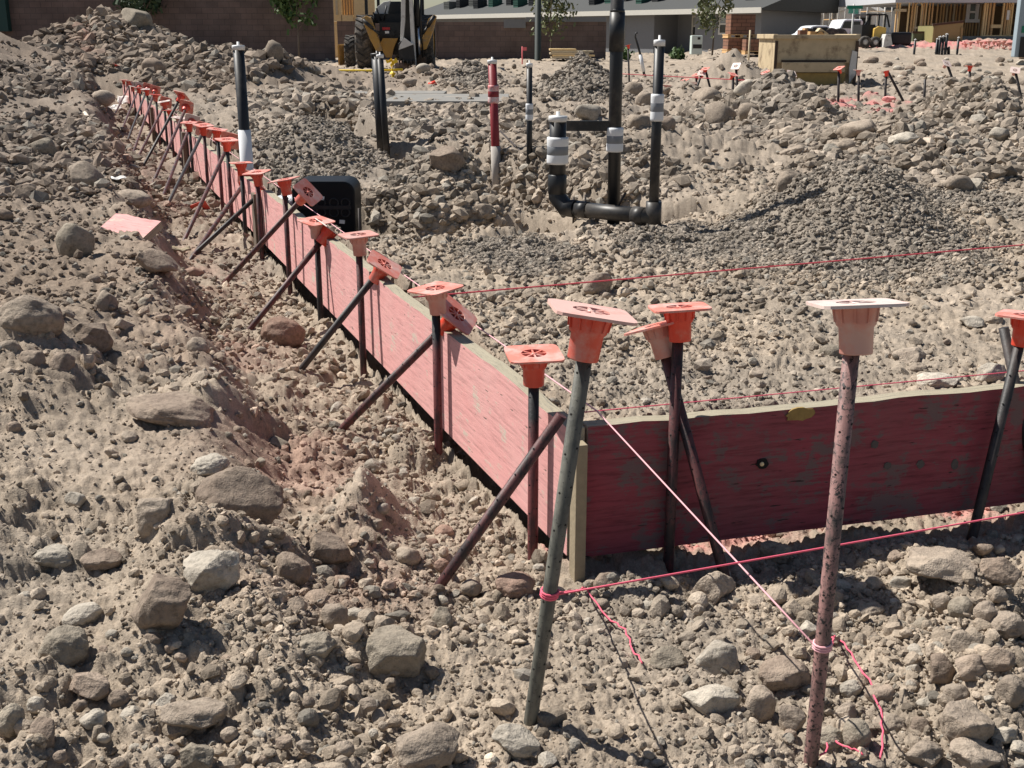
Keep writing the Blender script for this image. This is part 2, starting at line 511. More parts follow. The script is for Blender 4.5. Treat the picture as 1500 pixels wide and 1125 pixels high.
def build_gravel():
    rg = np.random.RandomState(77)
    AV, AF, AC = [], [], []
    off = 0
    # (count, size range, nearest, farthest, stone detail)
    strata = [(60000, .004, .010, 1.25, 3.6, 1), (34000, .009, .018, 1.25, 7.5, 1), (8000, .018, .033, 1.25, 9.0, 2),
              (16000, .022, .045, 3.0, 15, 1), (1700, .030, .055, 1.3, 7.0, 2), (15000, .04, .09, 7.5, 36, 1), (2200, .09, .2, 15, 60, 2)]+[('z', i) for i in range(len(GRAV))]+[('r', i) for i in range(len(RUBZ))]
    for st in strata:
        zi = None
        if st[0] == 'z':
            zi = st[1]; dz = GRAV[zi][1]
            n, a, b, r0, r1, sub = 9000, .0035*dz, .0062*dz, 0, 0, 1
        elif st[0] == 'r':
            zi = st[1]; dz = RUBZ[zi][1]
            n, a, b, r0, r1, sub = 3600, .0028*dz, .015*dz, 0, 0, 1
        else: n, a, b, r0, r1, sub = st
        shapes = [stone_shape(sub, 900+q+int(a*1e4), .75 if q % 3 else .2, .2)[0] for q in range(18)]
        Fa = ICO[sub][1]
        rr = np.exp(rg.uniform(np.log(max(r0, 1e-3)), np.log(max(r1, 2e-3)), n*2)); tt = np.radians(rg.uniform(-37, 39, n*2))
        x = rr*np.sin(tt); y = rr*np.cos(tt)
        if zi is not None:
            gx, gy, gr = (GRAV if st[0] == 'z' else RUBZ)[zi]
            q = np.sqrt(rg.uniform(0, 1.25, n*2)); an = rg.uniform(0, 2*np.pi, n*2)
            x = gx+gr[0]*q*np.cos(an); y = gy+gr[1]*q*np.sin(an); rr = np.hypot(x, y)
        # rubble gathers in patches; bare trodden patches stay freer
        m = sstep(-.5, .5, fbm(x*.8, y*.8, 601, 3))
        s, t, w = st_of(x, y)
        flat = (s < 0)*sstep(.05, .2, w)*(1-sstep(.9, 1.6, w))*.95
        pad = np.exp(-(((x-.10)/.30)**2+((y-1.85)/.28)**2)**2)
        pad = np.maximum(pad, np.exp(-(((x+.80)/.2)**2+((y-1.87)/.16)**2)**2))
        pad = np.maximum(pad, .85*np.exp(-(((x+.95)/.5)**2+((y-2.62)/.3)**2)**2))
        inb = (s > -.05)&(s < .012)&(t > -.05)&(t < 19.5)
        inb |= (np.abs(w) < .05)&(s < .05)&(x < 2)
        gz = np.zeros_like(x)
        for (gx, gy, gr) in GRAV:
            gz = np.maximum(gz, 1-sstep(.8, 1.3, np.hypot((x-gx)/gr[0], (y-gy)/gr[1])))
        fs = 1-.8*sstep(24, 32, rr)*sstep(-.02, .05, x/y)*(1-sstep(40, 46, rr))
        big = b > .034
        pr = (.25+.75*m)*(1-flat*(.85 if big else .5))*(1-pad*(.97 if big else .6))*fs
        pr = np.where(gz > .3, (.15 if big else 1.0), pr)
        if st[0] == 'r': pr = np.full_like(pr, .85)
        if a >= .009 and st[0] != 'r': pr = pr*(1-.45*sstep(.5, .9, s)*sstep(-.6, .2, t)*(1-sstep(5, 8, t)))
        keep = (rg.uniform(size=n*2) < pr)&(~inb)
        x = x[keep][:n]; y = y[keep][:n]; n = len(x)
        sz = a*(b/a)**(rg.uniform(size=n)**(3.0 if st[0] == 'r' else 2.2))
        z = H(x, y)
        sc = np.stack([sz*rg.uniform(.8, 1.25, n), sz*rg.uniform(.65, 1.0, n), sz*rg.uniform(.45, .85, n)], 1)*.5
        M = rot_rand(rg, n)*sc[:, None, :]
        col = gcol(x, y)
        tone = np.clip(rg.normal(1.04, .25, n), .5, 1.75)
        cool = (rg.uniform(size=n) < .10)
        col = np.where(cool[:, None], np.array((.265, .238, .20)), col)*tone[:, None]
        k = rg.randint(0, 18, n)
        P = np.stack([x, y, z+sc[:, 2]*rg.uniform(-.2, .6, n)], 1)
        for q in range(18):
            i = np.where(k == q)[0]
            if not len(i): continue
            V = np.einsum('nij,vj->nvi', M[i], shapes[q])+P[i][:, None, :]
            nv = V.shape[1]
            AV.append(V.reshape(-1, 3))
            AF.append((Fa[None]+np.arange(len(i))[:, None, None]*nv+off).reshape(-1, 3))
            AC.append(np.repeat(col[i], nv, 0)); off += len(i)*nv
    o = np_mesh('gravel', np.concatenate(AV), np.concatenate(AF), M_PEB, np.concatenate(AC), False)
    tag(o, 'loose tan and grey gravel scattered over the churned earth', 'gravel', None, 'stuff')
build_gravel()

def rock_mat(name, base, dust, vein=.0):
    m, t, b = nt(name)
    v = coords(t)
    oi = N(t, 'ShaderNodeObjectInfo')
    ad = N(t, 'ShaderNodeVectorMath', operation='ADD')
    t.links.new(v, ad.inputs[0])
    sc = N(t, 'ShaderNodeVectorMath', operation='SCALE'); sc.inputs[0].default_value = (7, 13, 5)
    t.links.new(oi.outputs['Random'], sc.inputs['Scale']); t.links.new(sc.outputs[0], ad.inputs[1])
    v2 = ad.outputs[0]
    n1 = noise(t, v2, 14, 6, .65); n2 = noise(t, v2, 70, 5, .7); n3_ = noise(t, v2, 260, 3, .6)
    r = ramp(t, [(.35, (0, 0, 0)), (.62, (1, 1, 1))]); t.links.new(n1, r.inputs[0])
    c = mixc(t, r.outputs[0], base, dust)
    r2 = ramp(t, [(.3, (.6, .59, .57)), (.5, (1, 1, 1)), (.7, (1.25, 1.23, 1.2))]); t.links.new(n2, r2.inputs[0])
    c = mixc(t, 1., c, r2.outputs[0], 'MULTIPLY')
    r3 = ramp(t, [(0, (.8, .8, .8)), (1, (1.2, 1.2, 1.2))]); t.links.new(oi.outputs['Random'], r3.inputs[0])
    c = mixc(t, 1., c, r3.outputs[0], 'MULTIPLY')
    t.links.new(c, b.inputs['Base Color'])
    b.inputs['Roughness'].default_value = .92; b.inputs['Specular IOR Level'].default_value = .2
    q = N(t, 'ShaderNodeMath', operation='MULTIPLY_ADD'); q.inputs[1].default_value = .5
    t.links.new(n3_, q.inputs[0]); t.links.new(n2, q.inputs[2])
    bump(t, b, q.outputs[0], .7, .008)
    return m
MR = {'tan': rock_mat('tan_rock', (.27, .22, .175), (.35, .29, .23)),
      'pale': rock_mat('pale_rock', (.36, .32, .265), (.47, .42, .35)),
      'grey': rock_mat('grey_rock', (.25, .215, .17), (.33, .285, .225)),
      'clod': rock_mat('earth_clod', (.24, .185, .145), (.32, .255, .20)),
      'red': rock_mat('red_clod', (.26, .165, .125), (.33, .235, .185))}
def rock(name, px, py, w, h, kind, label, ang=.5, sub=4, seed=0, group=None, cat='rock', sink=.22, tilt=0., dy=.85):
    """a rock whose picture box is centred on the pixel"""
    g = hit(px, py+h*.38)
    d = depth(g)
    sx = w/F*d*.5; sz = h/F*d*.5*1.12; sy = max(sx*dy, sz*.8)
    V, Fa = stone_shape(sub, seed*13+5, ang)
    V = V*np.array((sx, sy, sz))
    ca, sa = math.cos(tilt), math.sin(tilt)
    V = np.stack([V[:, 0]*ca+V[:, 2]*sa, V[:, 1], -V[:, 0]*sa+V[:, 2]*ca], 1)
    o = np_mesh(name, V, Fa, MR[kind], None, True)
    o.location = (g.x, g.y+sy*.25, g.z+sz*(1-2*sink)+.0)
    return tag(o, label, cat, group)
# ------------------------------------------------------------------ named rocks (px, py, w, h, kind, angular, tilt, label)
BIG = [
 (44, 467, 98, 66, 'tan', .2, 0, 'big smooth tan boulder half buried in the bank beside the picture edge'),
 (54, 486, 47, 32, 'grey', .3, .4, 'grey oblong stone leaning against the big smooth tan boulder'),
 (14, 515, 36, 30, 'tan', .3, 0, 'tan round stone in front of the big smooth boulder'),
 (132, 495, 64, 42, 'clod', .7, .2, 'rough dark earth clod beside the big smooth tan boulder'),
 (88, 541, 44, 46, 'clod', .6, 0, 'squarish pitted brown stone at the foot of the rock pile'),
 (47, 533, 36, 36, 'clod', .4, 0, 'brown round stone touching a squarish pitted one'),
 (156, 449, 34, 44, 'tan', .4, .3, 'upright egg shaped stone above the dark earth clod'),
 (111, 356, 54, 58, 'grey', .5, .2, 'grey peaked boulder just beside the loose pink plank end'),
 (192, 293, 58, 27, 'tan', .3, 0, 'flat topped tan rock beside the scraps of white sheet'),
 (122, 262, 52, 42, 'tan', .5, .6, 'long sloping tan rock high on the bank'),
 (62, 218, 38, 30, 'grey', .5, 0, 'blunt grey rock above the long sloping tan one'),
 (92, 238, 28, 30, 'clod', .4, 0, 'rounded brown rock below the blunt grey one'),
 (230, 386, 62, 32, 'clod', .8, .45, 'long crumbling clod below the loose pink plank'),
 (281, 402, 34, 20, 'red', .4, 0, 'small reddish rock beside the long crumbling clod'),
 (415, 489, 64, 46, 'red', .3, .1, 'reddish slab of clay by a brace foot in the trench'),
 (402, 78, 26, 36, 'tan', .2, 0, 'tall rounded boulder standing on the heap beside the black pipe'),
 (198, 28, 50, 26, 'grey', .6, .35, 'grey slab on the very top of the far heap'),
 (150, 144, 35, 22, 'tan', .2, 0, 'smooth tan boulder at the far end of the stakes'),
 (225, 100, 36, 28, 'clod', .6, 0, 'blocky rock stuck in the face of the far heap'),
 (250, 601, 132, 44, 'clod', .7, .22, 'long brown slab lying over its own black shadow'),
 (350, 738, 132, 92, 'clod', .6, .1, 'very large dusty boulder on the lip of the trench'),
 (232, 762, 57, 68, 'tan', .8, .1, 'upright angular tan block beside the very large boulder'),
 (110, 734, 32, 28, 'pale', .7, .3, 'pale greenish chip alone on the trodden slope'),
 (308, 843, 92, 54, 'pale', .7, -.3, 'whitish wedge shaped slab with a sharp pale top'),
 (94, 952, 74, 58, 'grey', .2, -.4, 'smooth grey boulder tilted beside the bare sandy patch'),
 (236, 892, 84, 84, 'clod', .7, .2, 'large embedded clod below the whitish wedge slab'),
 (120, 904, 58, 30, 'pale', .3, -.3, 'pale oblong stone above the smooth grey boulder'),
 (283, 1048, 96, 40, 'tan', .8, .12, 'long brick shaped rock with a flat top'),
 (130, 1005, 66, 36, 'clod', .8, 0, 'ragged brown clod below the smooth grey boulder'),
 (15, 1055, 38, 46, 'grey', .3, 0, 'rounded grey rock cut by the picture edge'),
 (136, 1056, 38, 28, 'pale', .5, 0, 'small whitish block near the ragged brown clod'),
 (62, 1080, 42, 44, 'clod', .8, 0, 'lumpy clod near the bottom beside a whitish block'),
 (290, 1110, 52, 42, 'grey', .8, 0, 'pointed grey rock at the bottom edge'),
 (306, 683, 58, 28, 'pale', .3, -.15, 'pale oval stone above the very large boulder'),
 (78, 818, 62, 28, 'pale', .6, .1, 'flat pale rock on the slope under the greenish chip'),
 (148, 822, 58, 24, 'clod', .8, 0, 'flat ragged clod between pale rock and angular block'),
 (580, 962, 88, 64, 'grey', .75, .1, 'large pale grey rock with a broken angular face'),
 (648, 908, 38, 38, 'grey', .5, 0, 'squarish grey stone just behind the large angular rock'),
 (490, 906, 42, 40, 'tan', .3, 0, 'rounded tan stone between clods below the trench lip'),
 (462, 946, 62, 36, 'grey', .7, -.2, 'flat grey rock beside the large broken angular one'),
 (478, 808, 78, 56, 'clod', .7, .1, 'heavy brown clod in the shaded hollow under the lip'),
 (426, 838, 56, 44, 'clod', .6, .3, 'clod slumped beside the heavy one in the hollow'),
 (486, 757, 26, 28, 'tan', .2, 0, 'smooth upright cobble on the trench lip'),
 (598, 815, 38, 26, 'tan', .3, .3, 'tan cobble on the trench slope above a brace foot'),
 (520, 905, 30, 24, 'pale', .4, 0, 'pale pebble like stone beside the rounded tan stone'),
 (625, 1102, 96, 64, 'tan', .6, 0, 'big tan rock at the bottom edge'),
 (755, 1090, 72, 44, 'pale', .6, .1, 'pale faceted rock at the foot of the leaning grey stake'),
 (755, 860, 60, 34, 'red', .2, 0, 'rounded reddish boulder at the foot of the corner stake'),
 (690, 862, 34, 22, 'tan', .3, 0, 'small tan cobble between brace foot and reddish boulder'),
 (889, 858, 40, 38, 'clod', .5, 0, 'conical brown stone near the corner post'),
 (1045, 865, 68, 52, 'tan', .6, .2, 'large wedge of rock under the crossing strings'),
 (950, 868, 46, 26, 'tan', .5, -.2, 'flat tan stone between conical stone and large wedge'),
 (955, 890, 44, 26, 'pale', .6, 0, 'pale chipped stone in the rubble under the red string'),
 (1050, 963, 64, 50, 'pale', .7, .15, 'pale square shouldered rock beyond the string tail'),
 (1042, 1027, 84, 50, 'pale', .6, -.1, 'broad pale rock in front of the square shouldered one'),
 (975, 965, 60, 26, 'grey', .6, -.15, 'thin grey slab beside the end of the string tail'),
 (1136, 812, 48, 32, 'tan', .7, 0, 'tan block on the rubble by the short board'),
 (1206, 880, 60, 50, 'tan', .5, -.2, 'tan rock right behind the tall pinkish stake'),
 (1380, 832, 104, 38, 'tan', .7, .05, 'wide flat ledge of rock in front of the short board'),
 (1466, 838, 60, 46, 'clod', .8, 0, 'ragged clod at the end of the flat ledge'),
 (1476, 918, 52, 38, 'tan', .3, 0, 'tan boulder among cobbles near the picture edge'),
 (1407, 893, 37, 36, 'grey', .1, 0, 'round greenish grey cobble'),
 (1378, 885, 32, 28, 'tan', .4, 0, 'small tan cobble touching the round greenish grey one'),
 (1441, 899, 34, 40, 'tan', .4, .3, 'egg shaped cobble beside the round greenish grey one'),
 (1414, 942, 52, 32, 'tan', .7, 0, 'pointed tan rock behind the row of clods'),
 (1422, 978, 44, 40, 'clod', .7, 0, 'first of two clods joined side by side'),
 (1458, 970, 52, 44, 'clod', .7, -.2, 'second joined clod with a dark cleft'),
 (1482, 1014, 44, 46, 'tan', .3, 0, 'large smooth boulder cut off by the edge beside the joined clods'),
 (1380, 980, 38, 42, 'clod', .6, 0, 'upright brown rock beside the joined clods'),
 (1268, 896, 56, 26, 'tan', .3, -.2, 'low rounded rock behind the tied stake'),
 (1320, 856, 32, 20, 'pale', .7, 0, 'pale flat chip in front of the wide ledge'),
 (1148, 990, 80, 44, 'clod', .5, .1, 'wide brown rock beside the tied stake'),
 (1112, 1030, 44, 48, 'tan', .4, .3, 'tan boulder leaning between the broad pale rock and the stake'),
 (1160, 1052, 44, 42, 'tan', .6, 0, 'knobbly tan stone beside the tied stake'),
 (1254, 1080, 40, 52, 'grey', .1, 0, 'dark oval cobble beside the hanging string'),
 (1216, 1084, 48, 30, 'grey', .3, .2, 'flat grey cobble between stake and dark oval one'),
 (1246, 1012, 32, 26, 'pale', .3, 0, 'speckled pale cobble above the dark oval one'),
 (1288, 1018, 42, 34, 'clod', .4, .2, 'brown cobble crossed by the hanging string'),
 (1238, 1045, 34, 28, 'tan', .4, 0, 'knobbly cobble just above the dark oval one'),
 (1304, 1064, 56, 26, 'tan', .5, 0, 'long tan stone beyond the hanging string'),
 (1348, 1068, 36, 36, 'clod', .6, 0, 'brown blocky stone between string and big pitted rock'),
 (1416, 1072, 76, 64, 'tan', .5, 0, 'big pitted rock in the corner rubble'),
 (1355, 1110, 58, 44, 'tan', .6, .2, 'sloping tan rock at the bottom edge beyond the string'),
 (1430, 1112, 76, 40, 'tan', .5, .1, 'broad tan rock in front of the big pitted one'),
 (1470, 1080, 36, 26, 'pale', .7, 0, 'pale angular stone beside the big pitted rock'),
 (1400, 1018, 38, 28, 'tan', .2, 0, 'smooth cobble behind the big pitted rock'),
 (875, 415, 44, 34, 'tan', .6, 0, 'squarish rock under the red string on the gravel'),
 (1336, 524, 58, 26, 'tan', .7, -.15, 'long flat tan rock behind the short board'),
 (1345, 541, 27, 18, 'tan', .5, 0, 'small stone tucked under the long flat rock'),
 (1218, 518, 38, 24, 'grey', .4, 0, 'rounded rock behind the tall pinkish stake shaft'),
 (1372, 558, 62, 24, 'pale', .6, -.2, 'pale slab leaning on the back of the short board'),
 (1450, 548, 44, 34, 'pale', .7, -.4, 'pale tilted slab behind the end of the short board'),
 (1425, 472, 36, 15, 'pale', .7, 0, 'thin pale flake lying on the gravel'),
 (1055, 171, 50, 40, 'tan', .4, .2, 'big rounded boulder on the slope behind the pipes'),
 (1098, 167, 34, 30, 'tan', .5, 0, 'boulder next to the big rounded one on the slope'),
 (1260, 192, 62, 26, 'tan', .6, -.25, 'long slab on the slope under the pink trench'),
 (1325, 206, 46, 22, 'pale', .7, -.1, 'pale flat slab high on the slope'),
 (1240, 214, 26, 18, 'tan', .2, 0, 'round stone below the long slab'),
 (1218, 222, 28, 22, 'pale', .5, 0, 'pale stone beside the round one on the slope'),
 (1164, 225, 42, 20, 'tan', .4, -.2, 'oblong rock low on the slope'),
 (1463, 200, 32, 26, 'pale', .8, 0, 'chalky broken rock near the top of the slope'),
 (861, 166, 40, 26, 'pale', .8, 0, 'pale pyramid shaped rock between the pipes'),
 (936, 182, 36, 26, 'tan', .5, 0, 'rock just behind the tall pipe sleeve'),
 (976, 184, 28, 26, 'clod', .4, 0, 'brown rock behind the thin pipe'),
 (928, 132, 28, 24, 'tan', .3, -.5, 'leaning boulder beside the bent conduit'),
 (944, 146, 28, 26, 'tan', .4, 0, 'rounded boulder in front of the leaning one'),
 (1036, 142, 44, 26, 'tan', .4, -.2, 'boulder by the pink board stub'),
 (1092, 130, 36, 22, 'pale', .5, -.4, 'pale rock leaning on the heap by the capped stakes'),
 (1155, 268, 42, 34, 'tan', .4, -.3, 'humped rock at the edge of the dark gravel'),
 (1118, 272, 14, 22, 'grey', .8, 0, 'small upright stone beside the humped rock'),
 (1404, 270, 42, 26, 'tan', .5, 0, 'low tan rock behind the dark gravel heap'),
 (1428, 272, 24, 20, 'pale', .8, 0, 'white chip on the low tan rock'),
 (655, 234, 54, 36, 'clod', .8, .2, 'huge brown clod in the pipe trench'),
 (706, 312, 34, 24, 'tan', .4, 0, 'tan rock on the trench side below the red pipe'),
 (620, 101, 22, 15, 'pale', .3, -.3, 'pale boulder under the backhoe bucket'),
 (590, 97, 24, 16, 'red', .5, 0, 'reddish rock by the yellow ribbon'),
 (405, 172, 26, 16, 'tan', .4, 0, 'tan rock on the hump beside the black pipe'),
 (600, 122, 22, 14, 'tan', .6, 0, 'tan rock above the concrete strip'),
]
random.seed(5)
for i, (px, py, w, h, kd, ang, tl, lab) in enumerate(BIG):
    big = w > 44 and py > 400
    rock('rock', px, py, w, h, kd, lab, ang, 5 if big else (4 if w > 26 and py > 200 else 3), i+1, 'rocks strewn over the site', 'rock', .2, tl)

ZONES = [  # x0, x1, y0, y1, count, px size range, kinds, label, group
 (0, 330, 150, 420, 30, (12, 26), ('tan', 'grey', 'clod', 'tan'), 'fist sized stone loose on the high bank beside the stakes', 'stones on the high bank'),
 (0, 420, 430, 690, 26, (16, 34), ('tan', 'clod', 'tan', 'grey'), 'loose stone on the trodden bank above the trench lip', 'stones on the trodden bank'),
 (0, 420, 860, 1125, 30, (18, 36), ('tan', 'clod', 'pale', 'clod'), 'fist sized stone in the rubble below the bare sandy patch', 'stones below the sandy patch'),
 (420, 690, 560, 900, 24, (16, 30), ('tan', 'pale', 'red', 'tan'), 'small cobble in the trench bottom under the long board', 'cobbles in the trench'),
 (850, 1500, 770, 900, 22, (16, 32), ('tan', 'pale', 'tan', 'clod'), 'small stone in the rubble right before the short board', 'stones before the short board'),
 (940, 1500, 900, 1125, 38, (18, 36), ('tan', 'pale', 'tan', 'clod', 'grey'), 'fist sized stone in the coarse rubble around the tied stake', 'stones around the tied stake'),
 (400, 740, 900, 1125, 18, (16, 32), ('tan', 'pale', 'clod'), 'stone in the rubble around the large broken angular rock', 'stones around the broken rock'),
 (700, 1500, 430, 600, 20, (12, 26), ('tan', 'pale', 'clod'), 'loose stone on the levelled earth behind the short board', 'stones behind the short board'),
 (960, 1500, 130, 260, 34, (10, 22), ('tan', 'pale', 'tan', 'clod'), 'stone on the rubble slope behind the pipes', 'stones on the rubble slope'),
 (30, 400, 30, 130, 18, (9, 17), ('tan', 'grey', 'clod'), 'stone lodged in the face of the far heap', 'stones in the far heap'),
 (400, 720, 100, 200, 14, (9, 16), ('tan', 'clod'), 'stone by the humps near the backhoe', 'stones near the backhoe'),
]
rz = random.Random(19)
taken = [(b[0], b[1], max(b[2], b[3])) for b in BIG]
PROTO = {}
for zi, (x0, x1, y0, y1, cnt, (a, b), kds, lab, grp) in enumerate(ZONES):
    done = 0; tries = 0
    while done < cnt and tries < 3000:
        tries += 1
        px = rz.uniform(x0, x1); py = rz.uniform(y0, y1)
        w = a*(b/a)**(rz.random()**1.6)
        if any((px-q[0])**2+((py-q[1])*1.4)**2 < (.5*(w+q[2])*.95)**2 for q in taken): continue
        g = hit(px, py+w*.3)
        s, t, wv = st_of(np.array([g.x]), np.array([g.y])); s = s[0]; wv = wv[0]; t = t[0]
        if abs(s) < .09 and t > -.1: continue
        if abs(wv) < .09 and s < .1: continue
        if zi == 3 and not (.02 < s < .9): continue
        if zi in (4, 5) and wv > 0: continue
        if zi == 7 and (wv < .12 or s > -.1): continue
        if math.hypot(g.x-.03, g.y-1.8) < .22 or math.hypot(g.x-.474, g.y-1.59) < .05: continue
        taken.append((px, py, w))
        kd = rz.choice(kds)
        rock('stone', px, py, w, w*rz.uniform(.55, .85), kd, lab, rz.choice((.15, .4, .6, .8)), 4 if w > 22 and py > 400 else 3, 500+zi*60+done, grp, 'stone', .18, rz.uniform(-.4, .4))
        done += 1

# ------------------------------------------------------------------ board, steel and plastic materials
def board_mat(name, paint, paint2, bare, wear, lo=.6, hi=1.16):
    m, t, b = nt(name)
    v = coords(t)
    # grain runs along the board: UV holds metres along / across
    uv = N(t, 'ShaderNodeUVMap', uv_map='grain')
    mp = N(t, 'ShaderNodeMapping'); mp.inputs['Scale'].default_value = (2.2, 26, 1)
    t.links.new(uv.outputs[0], mp.inputs[0])
    fib = noise(t, mp.outputs[0], 3.2, 8, .72)
    mp2 = N(t, 'ShaderNodeMapping'); mp2.inputs['Scale'].default_value = (7, 46, 1); mp2.inputs['Rotation'].default_value = (0, 0, .12)
    t.links.new(uv.outputs[0], mp2.inputs[0])
    scr = noise(t, mp2.outputs[0], 2.2, 3, .5)
    cl = noise(t, uv.outputs[0], 5.5, 5, .62)
    c = mixc(t, cl, paint, paint2)
    r = ramp(t, [(.34, (lo, lo, lo)), (.5, (1, 1, 1)), (.7, (hi, hi, hi))]); t.links.new(fib, r.inputs[0])
    c = mixc(t, 1., c, r.outputs[0], 'MULTIPLY')
    w = N(t, 'ShaderNodeMath', operation='MULTIPLY_ADD'); w.inputs[1].default_value = .55
    t.links.new(fib, w.inputs[0])
    big = noise(t, uv.outputs[0], 9, 6, .7); t.links.new(big, w.inputs[2])
    r2 = ramp(t, [(wear, (0, 0, 0)), (wear+.07, (1, 1, 1))]); t.links.new(w.outputs[0], r2.inputs[0])
    c = mixc(t, r2.outputs[0], c, bare)
    r3 = ramp(t, [(.672, (0, 0, 0)), (.71, (1, 1, 1))]); t.links.new(scr, r3.inputs[0])
    c = mixc(t, r3.outputs[0], c, tuple(x*.3 for x in bare))
    t.links.new(c, b.inputs['Base Color'])
    b.inputs['Roughness'].default_value = .85; b.inputs['Specular IOR Level'].default_value = .2
    ad = N(t, 'ShaderNodeMath', operation='SUBTRACT'); t.links.new(fib, ad.inputs[0]); t.links.new(r3.outputs[0], ad.inputs[1])
    bump(t, b, ad.outputs[0], .45, .004)
    return m
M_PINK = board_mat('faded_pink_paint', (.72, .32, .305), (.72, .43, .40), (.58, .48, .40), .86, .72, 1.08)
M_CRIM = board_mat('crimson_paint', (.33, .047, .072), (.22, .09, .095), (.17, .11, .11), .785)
M_EDGE = board_mat('raw_plywood_edge', (.43, .375, .27), (.33, .30, .23), (.22, .205, .17), .84)
M_WOOD = simple('weathered_timber', (.30, .245, .165), .85, .35, 35, bmp=.3)
M_DKWOOD = simple('dark_timber', (.15, .115, .085), .9, .4, 35, bmp=.3)
M_KNOT = simple('yellow_knot', (.30, .20, .065), .8, .45, 60)
M_DARK = simple('hole_black', (.012, .011, .011), .9, .2, 30, bmp=0)
M_GREYKNOT = simple('grey_knot', (.10, .085, .08), .9, .4, 90)
M_LAMPY = simple('pale_chip_wood', (.78, .62, .36), .8, .2, 80)

def rod_mat(name, a, b_, amt, c3=(.02, .018, .018), topblack=False, fl=.60):
    m, t, b = nt(name)
    v = coords(t)
    mp = N(t, 'ShaderNodeMapping'); mp.inputs['Scale'].default_value = (1, 1, .35)
    t.links.new(v, mp.inputs[0])
    n1 = noise(t, mp.outputs[0], 40, 6, .7); n2 = noise(t, v, 150, 4, .7)
    r = ramp(t, [(amt-.07, (0, 0, 0)), (amt+.07, (1, 1, 1))]); t.links.new(n1, r.inputs[0])
    c = mixc(t, r.outputs[0], a, b_)
    r2 = ramp(t, [(fl, (0, 0, 0)), (fl+.07, (1, 1, 1))]); t.links.new(n2, r2.inputs[0])
    c = mixc(t, r2.outputs[0], c, c3)
    if topblack:
        g = N(t, 'ShaderNodeTexCoord'); sx = N(t, 'ShaderNodeSeparateXYZ'); t.links.new(g.outputs['Generated'], sx.inputs[0])
        r3 = ramp(t, [(.74, (0, 0, 0)), (.80, (1, 1, 1))]); t.links.new(sx.outputs['Z'], r3.inputs[0])
        c = mixc(t, r3.outputs[0], c, (.016, .016, .017))
    t.links.new(c, b.inputs['Base Color'])
    b.inputs['Roughness'].default_value = .55; b.inputs['Metallic'].default_value = .0; b.inputs['Specular IOR Level'].default_value = .45
    bump(t, b, n2, .35, .002)
    return m
M_RODB = rod_mat('black_steel_bar', (.018, .016, .016), (.045, .035, .033), .5)
M_RODR = rod_mat('red_splashed_bar', (.030, .018, .017), (.11, .036, .035), .50, fl=.57)
M_RODT = rod_mat('black_top_red_bar', (.05, .019, .02), (.145, .04, .04), .45, topblack=True)
M_RODP = rod_mat('pinkish_scaled_bar', (.30, .165, .15), (.10, .07, .063), .53, fl=.53)
M_RODG = rod_mat('grey_green_bar', (.085, .085, .072), (.15, .145, .12), .5)
def plastic(name, col, dust, at):
    return simple(name, col, .42, .1, 40, bmp=.08, spec=.45, dirt=dust, dirt_at=at)
M_ORANGE = plastic('orange_plastic', (.68, .09, .055), (.64, .24, .20), .60)
M_ORANGE2 = plastic('bright_orange_plastic', (.78, .075, .04), (.7, .2, .14), .66)
M_FADED = plastic('faded_pink_plastic', (.62, .27, .215), (.60, .36, .31), .5)
M_PLATE = plastic('dusty_pink_plastic', (.74, .23, .17), (.72, .42, .36), .52)
M_PLATEW = plastic('bleached_plastic', (.74, .60, .54), (.66, .42, .38), .58)

# ------------------------------------------------------------------ safety caps
def cap_sleeve_mb():
    m = MB()
    m.lathe([(.0125, -.066), (.0215, -.066), (.0222, -.064), (.0232, -.030), (.0268, -.026), (.0275, -.022), (.0305, -.001)], 28)
    m.lathe([(.0285, -.001), (.0255, -.022), (.0205, -.030), (.0195, -.060), (.0, -.060)], 28)
    for k in range(10):
        a = 2*math.pi*k/10
        M = Matrix.Rotation(a, 4, 'Z')
        m.add([(.026, -.0012, -.023), (.0298, -.0012, -.0215), (.0328, -.0012, -.001), (.029, -.0012, -.001),
               (.026, .0012, -.023), (.0298, .0012, -.0215), (.0328, .0012, -.001), (.029, .0012, -.001)],
              [(0, 1, 2, 3), (7, 6, 5, 4), (0, 4, 5, 1), (1, 5, 6, 2), (2, 6, 7, 3), (3, 7, 4, 0)], M=M)
    return m
def cap_plate_mb(a=.0575):
    m = MB(); n = 48; rc = .007; T = .0042
    outer = []; inner = []
    for k in range(n):
        th = 2*math.pi*(k+.5)/n; c, s = math.cos(th), math.sin(th)
        q = (abs(c)**9+abs(s)**9)**(-1/9.)*a
        outer.append((q*c, q*s)); inner.append((.0265*c, .0265*s))
    vs = [(x, y, T) for x, y in outer]+[(x, y, T) for x, y in inner]+[(x, y, 0) for x, y in outer]+[(x, y, 0) for x, y in inner]
    fs = []
    for k in range(n):
        j = (k+1) % n
        fs += [(k, j, n+j, n+k), (2*n+j, 2*n+k, 3*n+k, 3*n+j), (k, 2*n+k, 2*n+j, j), (n+j, 3*n+j, 3*n+k, n+k)]
    m.add(vs, fs)
    for k in range(4):
        M = Matrix.Rotation(math.pi*k/4, 4, 'Z')
        m.box((-.0268, -.0017, .0002+k*.0002), (.0268, .0017, T-.0004-k*.0002), M=M)
    m.lathe([(0, T-.0001), (.006, T-.0001), (.006, .0001), (0, .0001)], 12)
    return m
SLEEVE = {}; PLATE = {}
def cap_meshes(sm, pm):
    if sm.name not in SLEEVE:
        o = cap_sleeve_mb().build('safety_cap', sm); SLEEVE[sm.name] = o.data; bpy.data.objects.remove(o)
    if pm.name not in PLATE:
        o = cap_plate_mb().build('cap_plate', pm); PLATE[pm.name] = o.data; bpy.data.objects.remove(o)
    return SLEEVE[sm.name], PLATE[pm.name]
